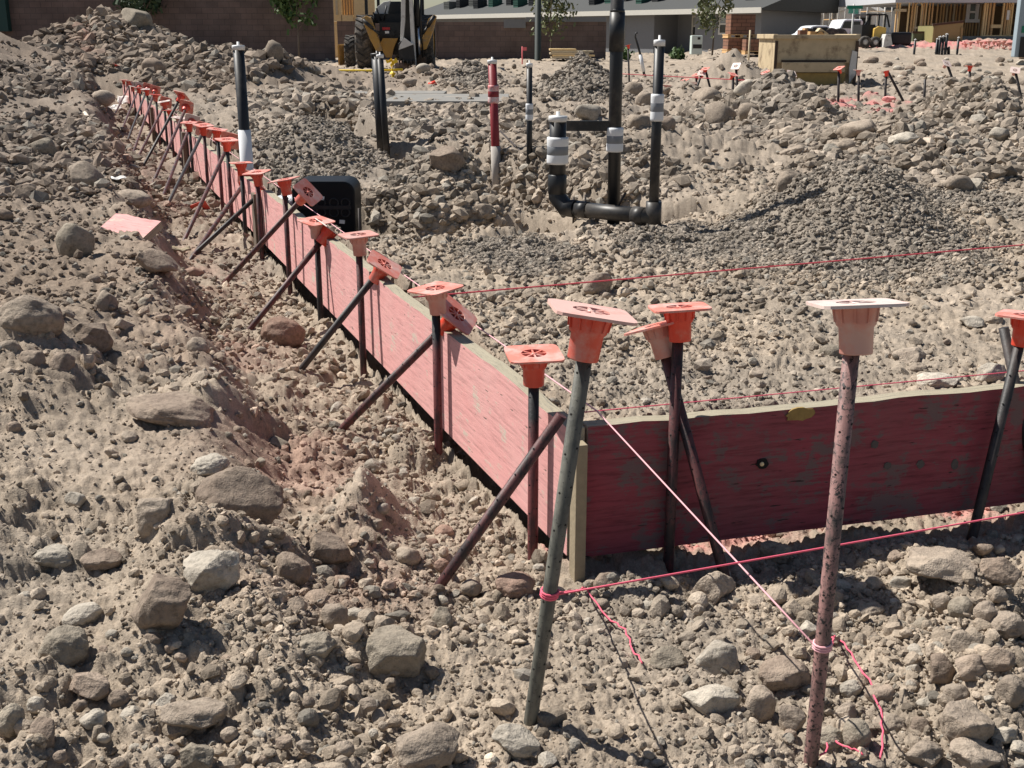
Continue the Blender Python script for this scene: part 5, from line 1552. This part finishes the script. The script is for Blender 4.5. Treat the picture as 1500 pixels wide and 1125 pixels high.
# boom and stick, bucket
m = MB()
for pts in ([(586, 60), (588, 30), (590, -30), (596, -30), (594, 30), (590, 62)], [(602, 74), (601, 30), (600, -30), (604, -30), (606, 30), (608, 96), (604, 96)]):
    m.prism([(xcol(a, YB-.35, 1.5), zrow(b, YB-.35)) for a, b in pts], YB-.5, YB-.2)
m.build('boom', M_MGREY, rt, bevel=.015)
m = MB(); m.prism([(xcol(a, YB-.3, 1.5), zrow(b, YB-.3)) for a, b in [(591, 58), (592, -30), (602, -30), (603, 66)]], YB-.28, YB-.1); m.build('dipper', simple('dark_boom_face', (.075, .072, .066), .7, .4, 5), rt)
m = MB(); m.prism([(xcol(a, YB-.5, 1), zrow(b, YB-.5)) for a, b in [(592, 55), (606, 65), (584, 73), (586, 66)]], YB-.62, YB-.45); m.build('bucket_link', M_MGREY, rt)
m = MB()
m.prism([(xcol(a, YB-.6, .5), zrow(b, YB-.6)) for a, b in [(583, 64), (588, 60), (606, 66), (608, 92), (602, 96), (588, 86), (585, 90)]], YB-.55, YB+.1)
for px in (585, 591, 597, 603, 607):
    m.prism([(xcol(a, YB-.7, .3), zrow(b, YB-.7)) for a, b in [(px-1.5, 88), (px+1.5, 88), (px+.5, 97)]], YB-.72, YB-.6)
m.build('bucket', M_MBLK, rt, bevel=.02)
m = MB(); x0_ = xcol(612.5, YB-.2, 1.2)
m.tube([(x0_, YB-.2, zrow(38, YB-.2)), (xcol(615, YB-.2, .5), YB-.2, zrow(80, YB-.2))], .035, 12); m.build('ram_rod', M_CHROME, rt)
m = MB(); m.tube([(xcol(611, YB-.2, 2), YB-.2, zrow(-20, YB-.2)), (x0_, YB-.2, zrow(38, YB-.2))], .06, 12); m.build('ram_barrel', M_MBLK, rt)
for k, a in enumerate((607, 609.5, 616.5)):
    m = MB(); m.tube([(xcol(a+1, YB-.15, 2), YB-.15, zrow(-20, YB-.15)), (xcol(a, YB-.15, 1), YB-.12-.05*k, zrow(30, YB-.15)), (xcol(a+3, YB-.15, .5), YB-.12, zrow(84, YB-.15))], .024, 8); m.build('hose', M_MBLK, rt)
m = MB(); pbox(m, 606, 624, 84, 98, YB-.1, .2); pbox(m, 612, 616, 74, 90, YB-.14, .1); m.build('swing_frame', M_STEELD, rt)
# front loader bucket
m = MB(); Yl = YB+4.4; pbox(m, 495, 532, 65, 67, Yl, .5); pbox(m, 495, 497, 67, 95, Yl, .9); pbox(m, 497.1, 540, 67, 96, Yl+.8, .06); pbox(m, 516, 521, 60, 90, Yl-.3, .2); m.build('loader_bucket', M_MYEL, rt)

# --- steel skip
YS = 21
rt = thing('steel_skip', 'tan rust stained steel skip standing on the gravel', 'skip', (xcol(1195, YS, .2), YS, zrow(125, YS)))
m = MB()
pbox(m, 1135, 1256, 57, 92, YS, .05); pbox(m, 1136, 1252, 104, 126, YS+.06, .05); pbox(m, 1136, 1254, 92, 104, YS+.05, .05)
zt = zrow(57, YS); zb = zrow(126, YS); xa = xcol(1136, YS, .6); xb = xcol(1255, YS, .6)
m.box((xa, YS+.12, zb), (xa+.04, YS+1.5, zt)); m.box((xb-.04, YS+.12, zb), (xb, YS+1.5, zt)); m.box((xa+.041, YS+1.45, zb), (xb-.041, YS+1.5, zt)); m.box((xa+.041, YS+.13, zb), (xb-.041, YS+1.449, zb+.04))
m.build('body', M_STEEL, rt)
m = MB(); pbox(m, 1133, 1259, 51, 57, YS-.05, .12); m.box((xa-.05, YS+.071, zt+.001), (xa+.03, YS+1.5, zt+.08)); m.box((xb-.03, YS+.071, zt+.001), (xb+.05, YS+1.5, zt+.08)); m.build('rim', M_STEEL, rt, bevel=.01)
m = MB(); pbox(m, 1145, 1240, 88, 91, YS-.03, .03); m.build('painted_shade_bar', M_STEELD, rt)  # dark strip painted in as the shade line above the cross rail
m = MB(); pbox(m, 1146, 1238, 91.2, 106, YS-.10, .09); m.build('cross_rail', M_STEEL, rt, bevel=.01)
m = MB(); pbox(m, 1150, 1238, 107, 125, YS-.02, .07); m.build('base_panel', M_STEELY, rt)
m = MB(); m.prism([(xcol(a, YS-.05, .5), zrow(b, YS-.05)) for a, b in [(1247, 74), (1254, 76), (1254, 110), (1246, 122), (1244, 100)]], YS-.04, YS-.006); m.build('side_gusset', M_MGREY, rt)
for px in (1134, 1252):
    m = MB(); pbox(m, px, px+4, 60, 124, YS-.03, .03); m.build('corner_rib', M_STEELD, rt)
for i, (a, b, w, h) in enumerate(((1172, 44, 10, 9), (1179, 41, 4, 10), (1187, 46, 20, 5))):
    m = MB(); pbox(m, a, a+w, b, 51, YS+.4+.1*i, .2); tag(m.build('scrap_block', (M_BRICKS, M_LUM2, M_LUM2)[i]), ('brown block', 'narrow brown block', 'flat board')[i]+' poking out over the rim of the tan steel skip', 'scrap', 'scrap in the skip')
m = MB(); m.prism([(xcol(a, YS+.6, 1), zrow(b, YS+.6)) for a, b in [(1193, 51), (1201, 41), (1214, 50), (1208, 51), (1202, 45)]], YS+.6, YS+.8); tag(m.build('scrap_sheet', M_LUMP), 'bent pale board sticking up from the tan steel skip', 'scrap', 'scrap in the skip')

# --- far capped stakes beyond the slope
FS = [(1002, 118, 1012, 126, 16, 0), (1028, 107, 1018, 124, 17.5, 0), (1020, 110, 1021, 123, 17.6, 0), (1033, 101, 1043, 121, 17.5, 0), (1078, 97, 1082, 124, 15.5, 1), (1074, 109, 1074, 128, 15, 0), (1160, 108, 1164, 126, 15, 0), (1229, 100, 1229, 134, 15, 0), (1258, 103, 1259, 130, 15.5, 1),
      (1298, 104, 1298, 132, 15.2, 0), (1387, 93, 1409, 132, 15.5, 1), (1421, 97, 1421, 124, 15.8, 0), (1487, 103, 1500, 132, 14.5, 1), (1121, 106, 1122, 124, 16, 0), (171, 95, 172, 117, 21, 0), (920, 66, 922, 104, 22, 0)]
for i, (px, py, bx_, by_, Y, wh) in enumerate(FS):
    tp = atY(px, py, Y); bt = atY(bx_, by_, Y+.02); bt.z -= .15
    ax = Vector((rs_.uniform(-.6, .6), -.75 if wh or i in (1, 6) else rs_.uniform(-.5, .2), 1))
    if i in (8, 11): ax = Vector((0.05, .1, 1))
    stake('lone capped stake standing on the slope of the far heap' if px == 171 else 'capped dark stake near the bent conduit' if px == 920 else 'capped dark stake of the farther formwork beyond the rubble slope', bt, tp, M_RODB, M_FADED if wh else M_ORANGE2, M_PLATEW if wh or i in (1, 6, 12) else M_PLATE, group=None if px in (171, 920) else 'stakes of the farther formwork', axis=ax, name='far_stake', r=.016)
for px, py0, py1, Y in ((1355, 116, 136, 15), (970, 108, 126, 16)):
    p = atY(px, py1, Y); stake('bare dark stake stub of the farther formwork', p-Vector((0, 0, .1)), atY(px, py0, Y), M_RODB, cap=False, group='bare stubs', name='far_stake', r=.016)
p = atY(1322, 132, 15.4); stake('leaning dark brace of the farther formwork beside a capped stake', p-Vector((0, 0, .1)), atY(1300, 104, 15.3), M_RODB, cap=False, name='far_brace', r=.016)
# stub of pink board and a pink line across
m = MB(); Y = 15.5
m.prism([(xcol(a, Y, .3), zrow(b, Y)) for a, b in [(968, 124), (1020, 128), (1020, 150), (1010, 150)]], Y, Y+.04)
tag(m.build('board_stub', M_FADED), 'sloping faded pink board stub behind the rubble', 'board', 'form boards')
string('thin red string of the farther formwork crossing behind the heaps', [atY(905, 108, 17), atY(1100, 118, 16.5)], M_STRR, .006)

# --- rubble, pipes and machines further right
def yard_pipe(px, pyt, pyb, w, lab):
    Y = 38.; z0 = zrow(pyb, Y); x = xcol(px, Y, z0); r = .5*w/F*Y
    rt = thing('yard_pipe', lab, 'pipe', (x, Y, z0), 'pipes before the timber house')
    m = MB(); m.tube([(x, Y, z0-.6), (x, Y, zrow(pyt, Y))], r, 12); m.build('pipe_shaft', M_ABS, rt); capend(rt, x, Y, zrow(pyt, Y), r, M_CAPW)
for px, a, b, w, lab in ((1339, 58, 78, 3.2, 'slim black pipe apart on the rubble before the low green skip'), (1371, 57, 78, 3, 'outermost slim pipe of the black cluster before the olive skip'), (1375, 54, 78, 4.5, 'stout pipe of the black cluster beside the slim one'), (1380, 53, 76, 3.5, 'middle pipe of the black cluster before the olive skip'),
                         (1384.5, 50, 77, 4, 'tallest pipe of the black cluster before the olive skip'), (1402, 55, 78, 3.2, 'slim black pipe by the edge of the olive skip')):
    yard_pipe(px, a, b, w, lab)
m = MB(); Y = 38; m.tube([(xcol(1386, Y, 1), Y, zrow(73, Y)), (xcol(1391, Y, 1), Y, zrow(69, Y)), (xcol(1393, Y, 1), Y, zrow(78, Y)-.2)], .05, 10)
tag(m.build('pipe_elbow', M_ABS), 'low black elbow beside the black pipe cluster', 'pipe')
# low rocks along the yard edge
rg2 = random.Random(41)
for k in range(46):
    px = rg2.uniform(1258, 1500); py = rg2.uniform(68, 96); w = rg2.uniform(7, 17)
    if px < 1262 and py > 80: continue
    Y = 24+rg2.uniform(0, 12)
    x = xcol(px, Y, .3); z = hz(x, Y); d = depth((x, Y, z)); s_ = w/F*d*.5
    V_, Fa_ = stone_shape(2, 3000+k, rg2.choice((.3, .7)))
    o = np_mesh('yard_stone', V_*np.array((s_, s_*.8, s_*.7)), Fa_, MR[rg2.choice(('tan', 'pale', 'clod'))], None, False); o.location = (x, Y, z+s_*.25)
    tag(o, 'stone in the rubble strip before the timber house', 'stone', 'stones in the rubble strip')
rub = mound
# olive skip and green low skip
def skip(label, px0, px1, py0, py1, Y, mat, slope=0):
    z0 = zrow(py1, Y); xa, xb = xcol(px0, Y, z0), xcol(px1, Y, z0); zt = zrow(py0, Y)
    rt = thing('open_skip', label, 'skip', ((xa+xb)/2, Y, z0), 'skips before the timber house')
    m = MB(); m.prism([(xa, z0-.4), (xb-.1, z0-.4), (xb, zt+slope), (xa, zt)], Y, Y+.05); m.prism([(xa, z0-.4), (xb-.1, z0-.4), (xb, zt+slope), (xa, zt)], Y+1.7, Y+1.75)
    m.box((xa, Y+.051, z0-.4), (xa+.05, Y+1.699, zt)); m.box((xb-.15, Y+.051, z0-.4), (xb-.1, Y+1.699, zt))
    m.build('body', mat, rt)
    m = MB(); m.prism([(xa-.05, zt+.001), (xb, zt+slope+.001), (xb, zt+slope+.08), (xa-.05, zt+.08)], Y-.03, Y+.08); m.build('rim', M_STEELD, rt)
    for q in (.02, .96):
        m = MB(); m.box((xa+(xb-xa)*q-.04, Y-.05, z0-.4), (xa+(xb-xa)*q+.04, Y-.002, zt-.05)); m.build('rib', mat, rt)
skip('olive steel skip with slanting rim before the timber house', 1365, 1408, 38, 66, 46, M_OLIVE, .12)
skip('low dull green skip beside the olive one', 1337, 1362, 49, 64, 47, M_OLIVED)
# small loader
Y = 42
rt = thing('small_loader', 'small yellow loader with open roll frame parked by the skip', 'loader', (xcol(1285, Y, .6), Y, zrow(67, Y)))
m = MB(); m.prism([(xcol(a, Y, 1), zrow(b, Y)) for a, b in [(1279, 58), (1280, 42), (1286, 38), (1298, 41), (1297, 52), (1292, 57)]], Y, Y+.9); m.build('hood', M_MYELB, rt, bevel=.03)
m = MB(); pbox(m, 1268, 1292, 56, 62, Y+.05, .8); m.build('frame', M_MYEL, rt)
m = MB(); pbox(m, 1262, 1281, 36, 66, Y+.2, 1.2); m.build('engine', M_MBLK, rt)
for px in (1272, 1287, 1296):
    m = MB(); pbox(m, px, px+1.6, 21, 44, Y+.3, .06); m.build('roll_post', M_MBLK, rt)
m = MB(); m.prism([(xcol(a, Y+.3, 1), zrow(b, Y+.3)) for a, b in [(1264, 38), (1273, 22), (1275, 22), (1266, 40)]], Y+.3, Y+.36); m.build('brace', M_MBLK, rt)
m = MB(); m.prism([(xcol(a, Y+.3, 1), zrow(b, Y+.3)) for a, b in [(1296, 22), (1298, 22), (1303, 40), (1301, 40)]], Y+.3, Y+.36); m.build('brace', M_MBLK, rt)
m = MB(); pbox(m, 1270, 1299, 20, 22.4, Y+.2, 1.3); m.build('canopy', M_MBLK, rt)
for px, r, mm in ((1281, .19, 0), (1292, .17, 1), (1266, .2, 1)):
    x = xcol(px, Y-.1, .8); z = zrow(68, Y)+r-.05
    M = Matrix.Translation((x, Y-.15, z)) @ Matrix.Rotation(math.pi/2, 4, 'X')
    m = MB(); m.lathe([(r*.5, -.12), (r*.9, -.12), (r, -.08), (r, .08), (r*.9, .12), (r*.5, .12)], 20, M=M); tw = m.build('tyre', M_TYRE, rt)
    m = MB(); m.lathe([(0, .09), (r*.5, .10), (r*.5, -.10), (0, -.09)], 16, M=M); m.build('rim', M_MGREY, tw)
m = MB(); m.prism([(xcol(a, Y-.5, .8), zrow(b, Y-.5)) for a, b in [(1297, 50), (1304, 50), (1308, 66), (1294, 70), (1295, 58)]], Y-.5, Y+.5); m.build('bucket', M_MGREY, rt, bevel=.02)
m = MB(); pbox(m, 1305, 1336, 47, 66, Y+1.0, .9); tag(m.build('dark_crate', M_MBLK, bevel=.08), 'dark covered crate between small loader and green skip', 'crate')
# street sign
Y = 40; x = xcol(1251, Y, 2)
rt = thing('street_sign', 'two green street name blades on a thin grey pole', 'street sign', (x, Y, .2))
m = MB(); m.tube([(x, Y, .2), (x, Y, zrow(6, Y))], .03, 10); m.build('pole', M_MGREY, rt)
m = MB(); pbox(m, 1241, 1264, 8, 13, Y-.03, .02); m.build('sign_blade', M_SIGNG, rt)
m = MB(); z = zrow(16.5, Y); M = Matrix.Translation((x, Y, z)) @ Matrix.Rotation(1.0, 4, 'Z'); m.box((-.5, -.01, -.075), (.5, .01, .075), M=M); m.build('sign_blade', simple('sign_teal', (.02, .30, .22), .5, .08, 8, bmp=0), rt)
# white truck and car behind the skip
def car(label, px0, px1, pyt, pyb, Y, van=True):
    zb_ = zrow(pyb, Y); xa, xb = xcol(px0, Y, zb_), xcol(px1, Y, zb_); zt = zrow(pyt, Y); h = zt-zb_
    rt = thing('white_truck' if van else 'white_car', label, 'truck' if van else 'car', ((xa+xb)/2, Y, zb_))
    L = xb-xa
    if van: pr = [(0, .08), (0, .55), (.16, .62), (.30, .97), (.40, 1), (.94, 1), (1, .9), (1, .08)]
    else: pr = [(0, .1), (0, .5), (.12, .6), (.28, .95), (.42, 1), (.72, .98), (.92, .62), (1, .55), (1, .1)]
    m = MB(); m.prism([(xa+L*a, zb_+h*b) for a, b in pr], Y, Y+1.8); bd_ = m.build('body', M_CAR, rt, bevel=.06)
    m = MB(); q = [(.24, .66), (.33, .92), (.90, .92), (.90, .62)] if van else [(.24, .62), (.33, .9), (.70, .9), (.84, .62)]
    m.prism([(xa+L*a, zb_+h*b) for a, b in q], Y-.012, Y+.2); m.build('side_window', M_GLASS, rt)
    for a in (.18, .82):
        M = Matrix.Translation((xa+L*a, Y+.05, zb_+.3)) @ Matrix.Rotation(math.pi/2, 4, 'X')
        m = MB(); m.lathe([(0, -.1), (.3, -.1), (.33, -.06), (.33, .08), (.3, .1), (0, .1)], 20, M=M); m.build('wheel', M_TYRE, rt)
car('white panel truck with dark side window behind the tan skip', 1221, 1262, 28, 66, 47)
car('white car with sloping nose beside the panel truck', 1172, 1226, 37, 66, 46, False)
# orange bump: pale tank behind the skip
# --- white houses far right
def gable_house(label, px0, px1, pye, pyr, pyb, Y, wall, roof_, wins=(), gable=True, dep=9, name='white_house'):
    zb_ = zrow(pyb, Y)-.6; xa, xb = xcol(px0, Y, 3), xcol(px1, Y, 3); ze = zrow(pye, Y); zr_ = zrow(pyr, Y)
    rt = thing(name, label, 'house', ((xa+xb)/2, Y, zb_))
    m = MB()
    if gable: m.prism([(xa, zb_), (xb, zb_), (xb, ze), ((xa+xb)/2, zr_), (xa, ze)], Y, Y+dep)
    else: m.box((xa, Y, zb_), (xb, Y+dep, ze))
    m.build('wall', wall, rt)
    m = MB(); t_ = .16; o_ = .6
    if gable:
        xm = (xa+xb)/2; s = (zr_-ze)/(xm-xa)
        m.prism([(xa-o_, ze-o_*s+.02), (xm, zr_+.02), (xm, zr_+.02+t_), (xa-o_, ze-o_*s+.02+t_)], Y-.5, Y+dep+.5)
        m.prism([(xm+.001, zr_+.02), (xb+o_, ze-o_*s+.02), (xb+o_, ze-o_*s+.02+t_), (xm+.001, zr_+.02+t_)], Y-.5, Y+dep+.5)
    else:
        m.add([(xa-o_, Y-.6, ze+.02), (xb+o_, Y-.6, ze+.02), (xb+o_, Y+dep, ze+dep*.36), (xa-o_, Y+dep, ze+dep*.36), (xa-o_, Y-.6, ze-.1), (xb+o_, Y-.6, ze-.1), (xb+o_, Y+dep, ze-.1), (xa-o_, Y+dep, ze-.1)],
              [(0, 1, 2, 3), (4, 7, 6, 5), (0, 4, 5, 1), (1, 5, 6, 2), (2, 6, 7, 3), (3, 7, 4, 0)])
    m.build('roof', roof_, rt)
    m = MB()
    if gable:
        m.prism([(xa-o_, ze-o_*s-.2), (xm, zr_-.2), (xm, zr_+.019), (xa-o_, ze-o_*s+.019)], Y-.56, Y-.5)
        m.prism([(xm+.001, zr_-.2), (xb+o_, ze-o_*s-.2), (xb+o_, ze-o_*s+.019), (xm+.001, zr_+.019)], Y-.56, Y-.5)
    else: m.box((xa-o_, Y-.66, ze-.16), (xb+o_, Y-.601, ze+.06))
    m.build('fascia', M_WHITE, rt)
    for (a, b, c, d_) in wins:
        m = MB(); pbox(m, a-1, b+1, c-1, d_+1, Y-.06, .05); w = m.build('window', M_WHITE, rt)
        m = MB(); pbox(m, a, b, c, d_, Y-.075, .012); m.build('pane', M_GLASS, w)
    return rt
gable_house('pale house with low tiled roof behind the scaffold', 1143, 1200, 12, -6, 66, 66, M_STUC2, M_ROOF, [(1152, 1155, 19, 32), (1161.5, 1165, 19, 32)], gable=False)
h2 = gable_house('white gabled house with dark garage opening behind the panel truck', 1226, 1286, 7, -9, 62, 64, M_WHITE, M_ROOF, gable=True)
m = MB(); pbox(m, 1254, 1276, 26, 60, 63.9, .06); m.build('dark_garage_panel', M_MBLK, h2)  # flat black panel on the wall, painted shade for the garage inside
m = MB(); pbox(m, 1252, 1278, 22.5, 25.8, 63.8, .15); m.build('lintel', M_STUC, h2)
h2.rotation_euler.z = -.62
gable_house('light grey house wing beside the white gable', 1200, 1228, 12, 4, 64, 65, M_STUC2, M_ROOFD, gable=False)
gable_house('grey house wing between white gable and timber house', 1287, 1312, 12, 6, 62, 68, M_STUC, M_ROOFD, gable=False)
# scaffolds
def scaffold(label, pxs, rows, Y):
    z0 = zrow(64, Y); rt = thing('scaffold', label, 'scaffold', (xcol(pxs[0], Y, 2), Y, z0), 'scaffolds at the white houses')
    zt = zrow(-20, Y)
    for dy in (0, 1.2):
        for px in pxs:
            m = MB(); x = xcol(px, Y, 2); m.tube([(x, Y+dy, z0-.5), (x, Y+dy, zt)], .032, 8); m.build('upright', M_MGREY, rt)
    for py in rows:
        m = MB(); z = zrow(py, Y); xa, xb = xcol(pxs[0], Y, 2), xcol(pxs[-1], Y, 2)
        m.tube([(xa, Y-.01, z), (xb, Y-.01, z)], .026, 8); m.build('ledger', M_MGREY, rt)
    m = MB(); z = zrow(rows[1], Y); m.box((xcol(pxs[0], Y, 2), Y+.05, z+.03), (xcol(pxs[-1], Y, 2), Y+1.15, z+.07)); m.build('plank', M_LUM2, rt)
scaffold('grey scaffold bay before the pale tiled house', (1145, 1166, 1176), (12, 32, 47), 60)
scaffold('grey scaffold bay by the white gable beside the street sign', (1216, 1228, 1238), (14, 30), 60)
scaffold('grey scaffold bay between white gable and timber house', (1270, 1296, 1306), (3, 18), 61)
# --- timber frame house
Y = 50; zb_ = zrow(53, Y); 
rt = thing('timber_frame_house', 'unfinished timber frame house with open studs and arched openings', 'house', (xcol(1400, Y, 2), Y, zb_))
zt = zrow(2, Y)
m = MB(); m.box((xcol(1312, Y, 2), Y-.1, zb_-1.0), (xcol(1500, Y, 2)+6, Y+8, zb_)); m.build('slab', M_CONC, rt)
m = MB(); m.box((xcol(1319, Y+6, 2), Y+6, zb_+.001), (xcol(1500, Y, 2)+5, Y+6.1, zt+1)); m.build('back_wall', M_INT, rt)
rg3 = random.Random(12)
def stud(px, w=2.0, mat=None, Yq=None, t0=53, t1=2):
    Yq = Yq or Y
    m = MB(); pbox(m, px, px+w, t1, t0, Yq, .09); m.build('stud', mat or (M_LUM if rg3.random() < .6 else M_LUM2), rt)
for px in (1312, 1316, 1330, 1335, 1338.5, 1351, 1355, 1360, 1364.5): stud(px, rg3.uniform(1.4, 2.4))
for px in (1341, 1349): stud(px, 1.8, M_LUMP, t1=8)
for px in (1372, 1377, 1381, 1386, 1391, 1396, 1400, 1405, 1411, 1414, 1435, 1438): stud(px, rg3.uniform(1.0, 1.8), M_LUM2 if rg3.random() < .7 else M_LUMP, Y+1.6)
for px in (1440.5, 1444, 1448, 1453, 1468, 1472, 1476, 1481, 1493, 1497, 1501, 1506, 1511): stud(px, rg3.uniform(1.6, 2.8))
for px in (1416, 1420, 1424, 1429): stud(px, 1.4, M_LUM2, Y+1.6, 53, 33)
for (a, b, c, d_, mt) in ((1312, 1440, -2, 2, M_LUMP), (1440, 1530, -4, 1, M_LUM), (1338, 1351, 39, 42, M_LUMP), (1452, 1467, 36, 41, M_LUM), (1312, 1328, 13, 17, M_LUMP), (1440, 1530, 51.5, 53, M_LUM)):
    m = MB(); pbox(m, a, b, c, d_, Y-.02, .14); m.build('plate', mt, rt)
def arch(px0, px1, pyt, pyb, mat, Yq):
    n = 14; xa, xb = xcol(px0, Yq, 2), xcol(px1, Yq, 2); r_ = (xb-xa)/2; xm = (xa+xb)/2; zs_ = zrow(pyt, Yq)-r_
    m = MB()
    for k in range(n):
        a0, a1 = math.pi*k/n, math.pi*(k+1)/n
        po = [(xm+r_*math.cos(a0), zs_+r_*math.sin(a0)), (xm+r_*1.16*math.cos(a0), zs_+r_*1.16*math.sin(a0)), (xm+r_*1.16*math.cos(a1), zs_+r_*1.16*math.sin(a1)), (xm+r_*math.cos(a1), zs_+r_*math.sin(a1))]
        m.prism(po, Yq-.04-.001*(k % 2), Yq+.1)
    m.box((xa-r_*.14, Yq-.03, zrow(pyb, Yq)), (xa, Yq+.09, zs_-.001)); m.box((xb, Yq-.03, zrow(pyb, Yq)), (xb+r_*.14, Yq+.09, zs_-.001))
    m.build('arch', mat, rt)
arch(1341, 1350, 4, 40, M_LUM, Y-.05); arch(1481, 1493, 2, 52, M_LUM, Y-.06)
m = MB(); Yw2 = Y+1.4
pbox(m, 1416, 1421, 3, 31, Yw2, .06); pbox(m, 1429, 1434, 3, 31, Yw2, .06); pbox(m, 1421.05, 1428.95, 3, 6, Yw2, .06); pbox(m, 1421.05, 1428.95, 16, 19, Yw2, .06); pbox(m, 1414, 1435, 28.1, 33, Yw2-.02, .06)
wf = m.build('window', M_WHITE, rt)
m = MB(); pbox(m, 1421.1, 1428.9, 6.1, 15.9, Yw2+.02, .02); pbox(m, 1421.1, 1428.9, 19.1, 28, Yw2+.02, .02); m.build('pane', M_GLASS, wf)
m = MB(); pbox(m, 1475, 1479, 15, 29, Y-.06, .02); m.build('paper_notice', M_CAPW, rt)
m = MB(); xa, xb = xcol(1306, Y, 3), xcol(1440, Y, 3); z = zrow(-1, Y)
m.add([(xa, Y-.7, z), (xb+8, Y-.7, z), (xb+8, Y+8, z+3), (xa, Y+8, z+3), (xa, Y-.7, z-.14), (xb+8, Y-.7, z-.14), (xb+8, Y+8, z-.14), (xa, Y+8, z-.14)], [(0, 1, 2, 3), (4, 7, 6, 5), (0, 4, 5, 1), (1, 5, 6, 2), (2, 6, 7, 3), (3, 7, 4, 0)])
m.build('roof', M_STUC2, rt)
# portable cabin at the picture edge
Y = 33; m = MB(); pbox(m, 1493, 1540, -40, 84, Y, .25)
rt = thing('portable_toilet', 'pale blue grey portable cabin at the edge of the yard', 'cabin', (xcol(1515, Y, 1), Y, zrow(84, Y)))
m.build('shell', simple('blue_grey_plastic', (.28, .34, .38), .6, .08, 6), rt, bevel=.03)
m = MB(); pbox(m, 1494, 1536, 54, 84, Y-.03, .025); m.build('dark_base', M_MBLK, rt)
m = MB(); pbox(m, 1497, 1508, 38, 48, Y-.02, .015); m.build('green_notice', M_SIGNG, rt)
# field of small pink markers in the yard
rg4 = random.Random(6)
for k in range(26):
    px = rg4.uniform(1410, 1498); py = rg4.uniform(60, 72); Y = 42+rg4.uniform(-2, 2)
    tp = atY(px, py, Y); 
    m = MB(); s_ = .07; m.tube([(tp.x, Y, tp.z-.5), (tp.x, Y, tp.z)], .02, 6)
    m.lathe([(0, .0), (.09, .0), (.10, .03), (0, .03)], 8, M=Matrix.Translation(tp)); m.lathe([(.03, -.1), (.06, 0)], 8, M=Matrix.Translation(tp))
    tag(m.build('pink_marker', M_FADED), 'small pink capped marker in the crowded plot before the timber house', 'marker', 'pink markers in the plot')

# ------------------------------------------------------------------ light and camera
EL, AZ = 53., -64.       # sun: height, and bearing from straight ahead (negative = left)
w = bpy.data.worlds.new('World'); S.world = w; w.use_nodes = True
t = w.node_tree; bg = t.nodes['Background']
sky = t.nodes.new('ShaderNodeTexSky'); sky.sky_type = 'NISHITA'; sky.sun_disc = False
sky.sun_elevation = R(EL); sky.sun_rotation = R(AZ); sky.air_density = 1.0; sky.dust_density = .6
t.links.new(sky.outputs[0], bg.inputs[0]); bg.inputs[1].default_value = .05
sl0 = bpy.data.lights.new('sun', 'SUN'); sl0.energy = 5.0; sl0.angle = R(.5); sl0.color = (1, .955, .885)
so = bpy.data.objects.new('sun', sl0); COL.objects.link(so)
dv = Vector((math.sin(R(AZ))*math.cos(R(EL)), math.cos(R(AZ))*math.cos(R(EL)), math.sin(R(EL))))
so.rotation_euler = dv.to_track_quat('Z', 'Y').to_euler()
cd = bpy.data.cameras.new('camera'); cam = bpy.data.objects.new('camera', cd); COL.objects.link(cam)
cd.sensor_width = 36; cd.lens = 36*F/1500; cd.clip_end = 2000; cd.clip_start = .05
cam.location = (0, 0, HC); cam.rotation_euler = (math.pi/2-TH, 0, 0)
S.camera = cam
S.view_settings.view_transform = 'Standard'; S.view_settings.look = 'None'; S.view_settings.gamma = 1; S.view_settings.exposure = 0.52
S.cycles.max_bounces = 5; S.cycles.diffuse_bounces = 3; S.cycles.use_denoising = True
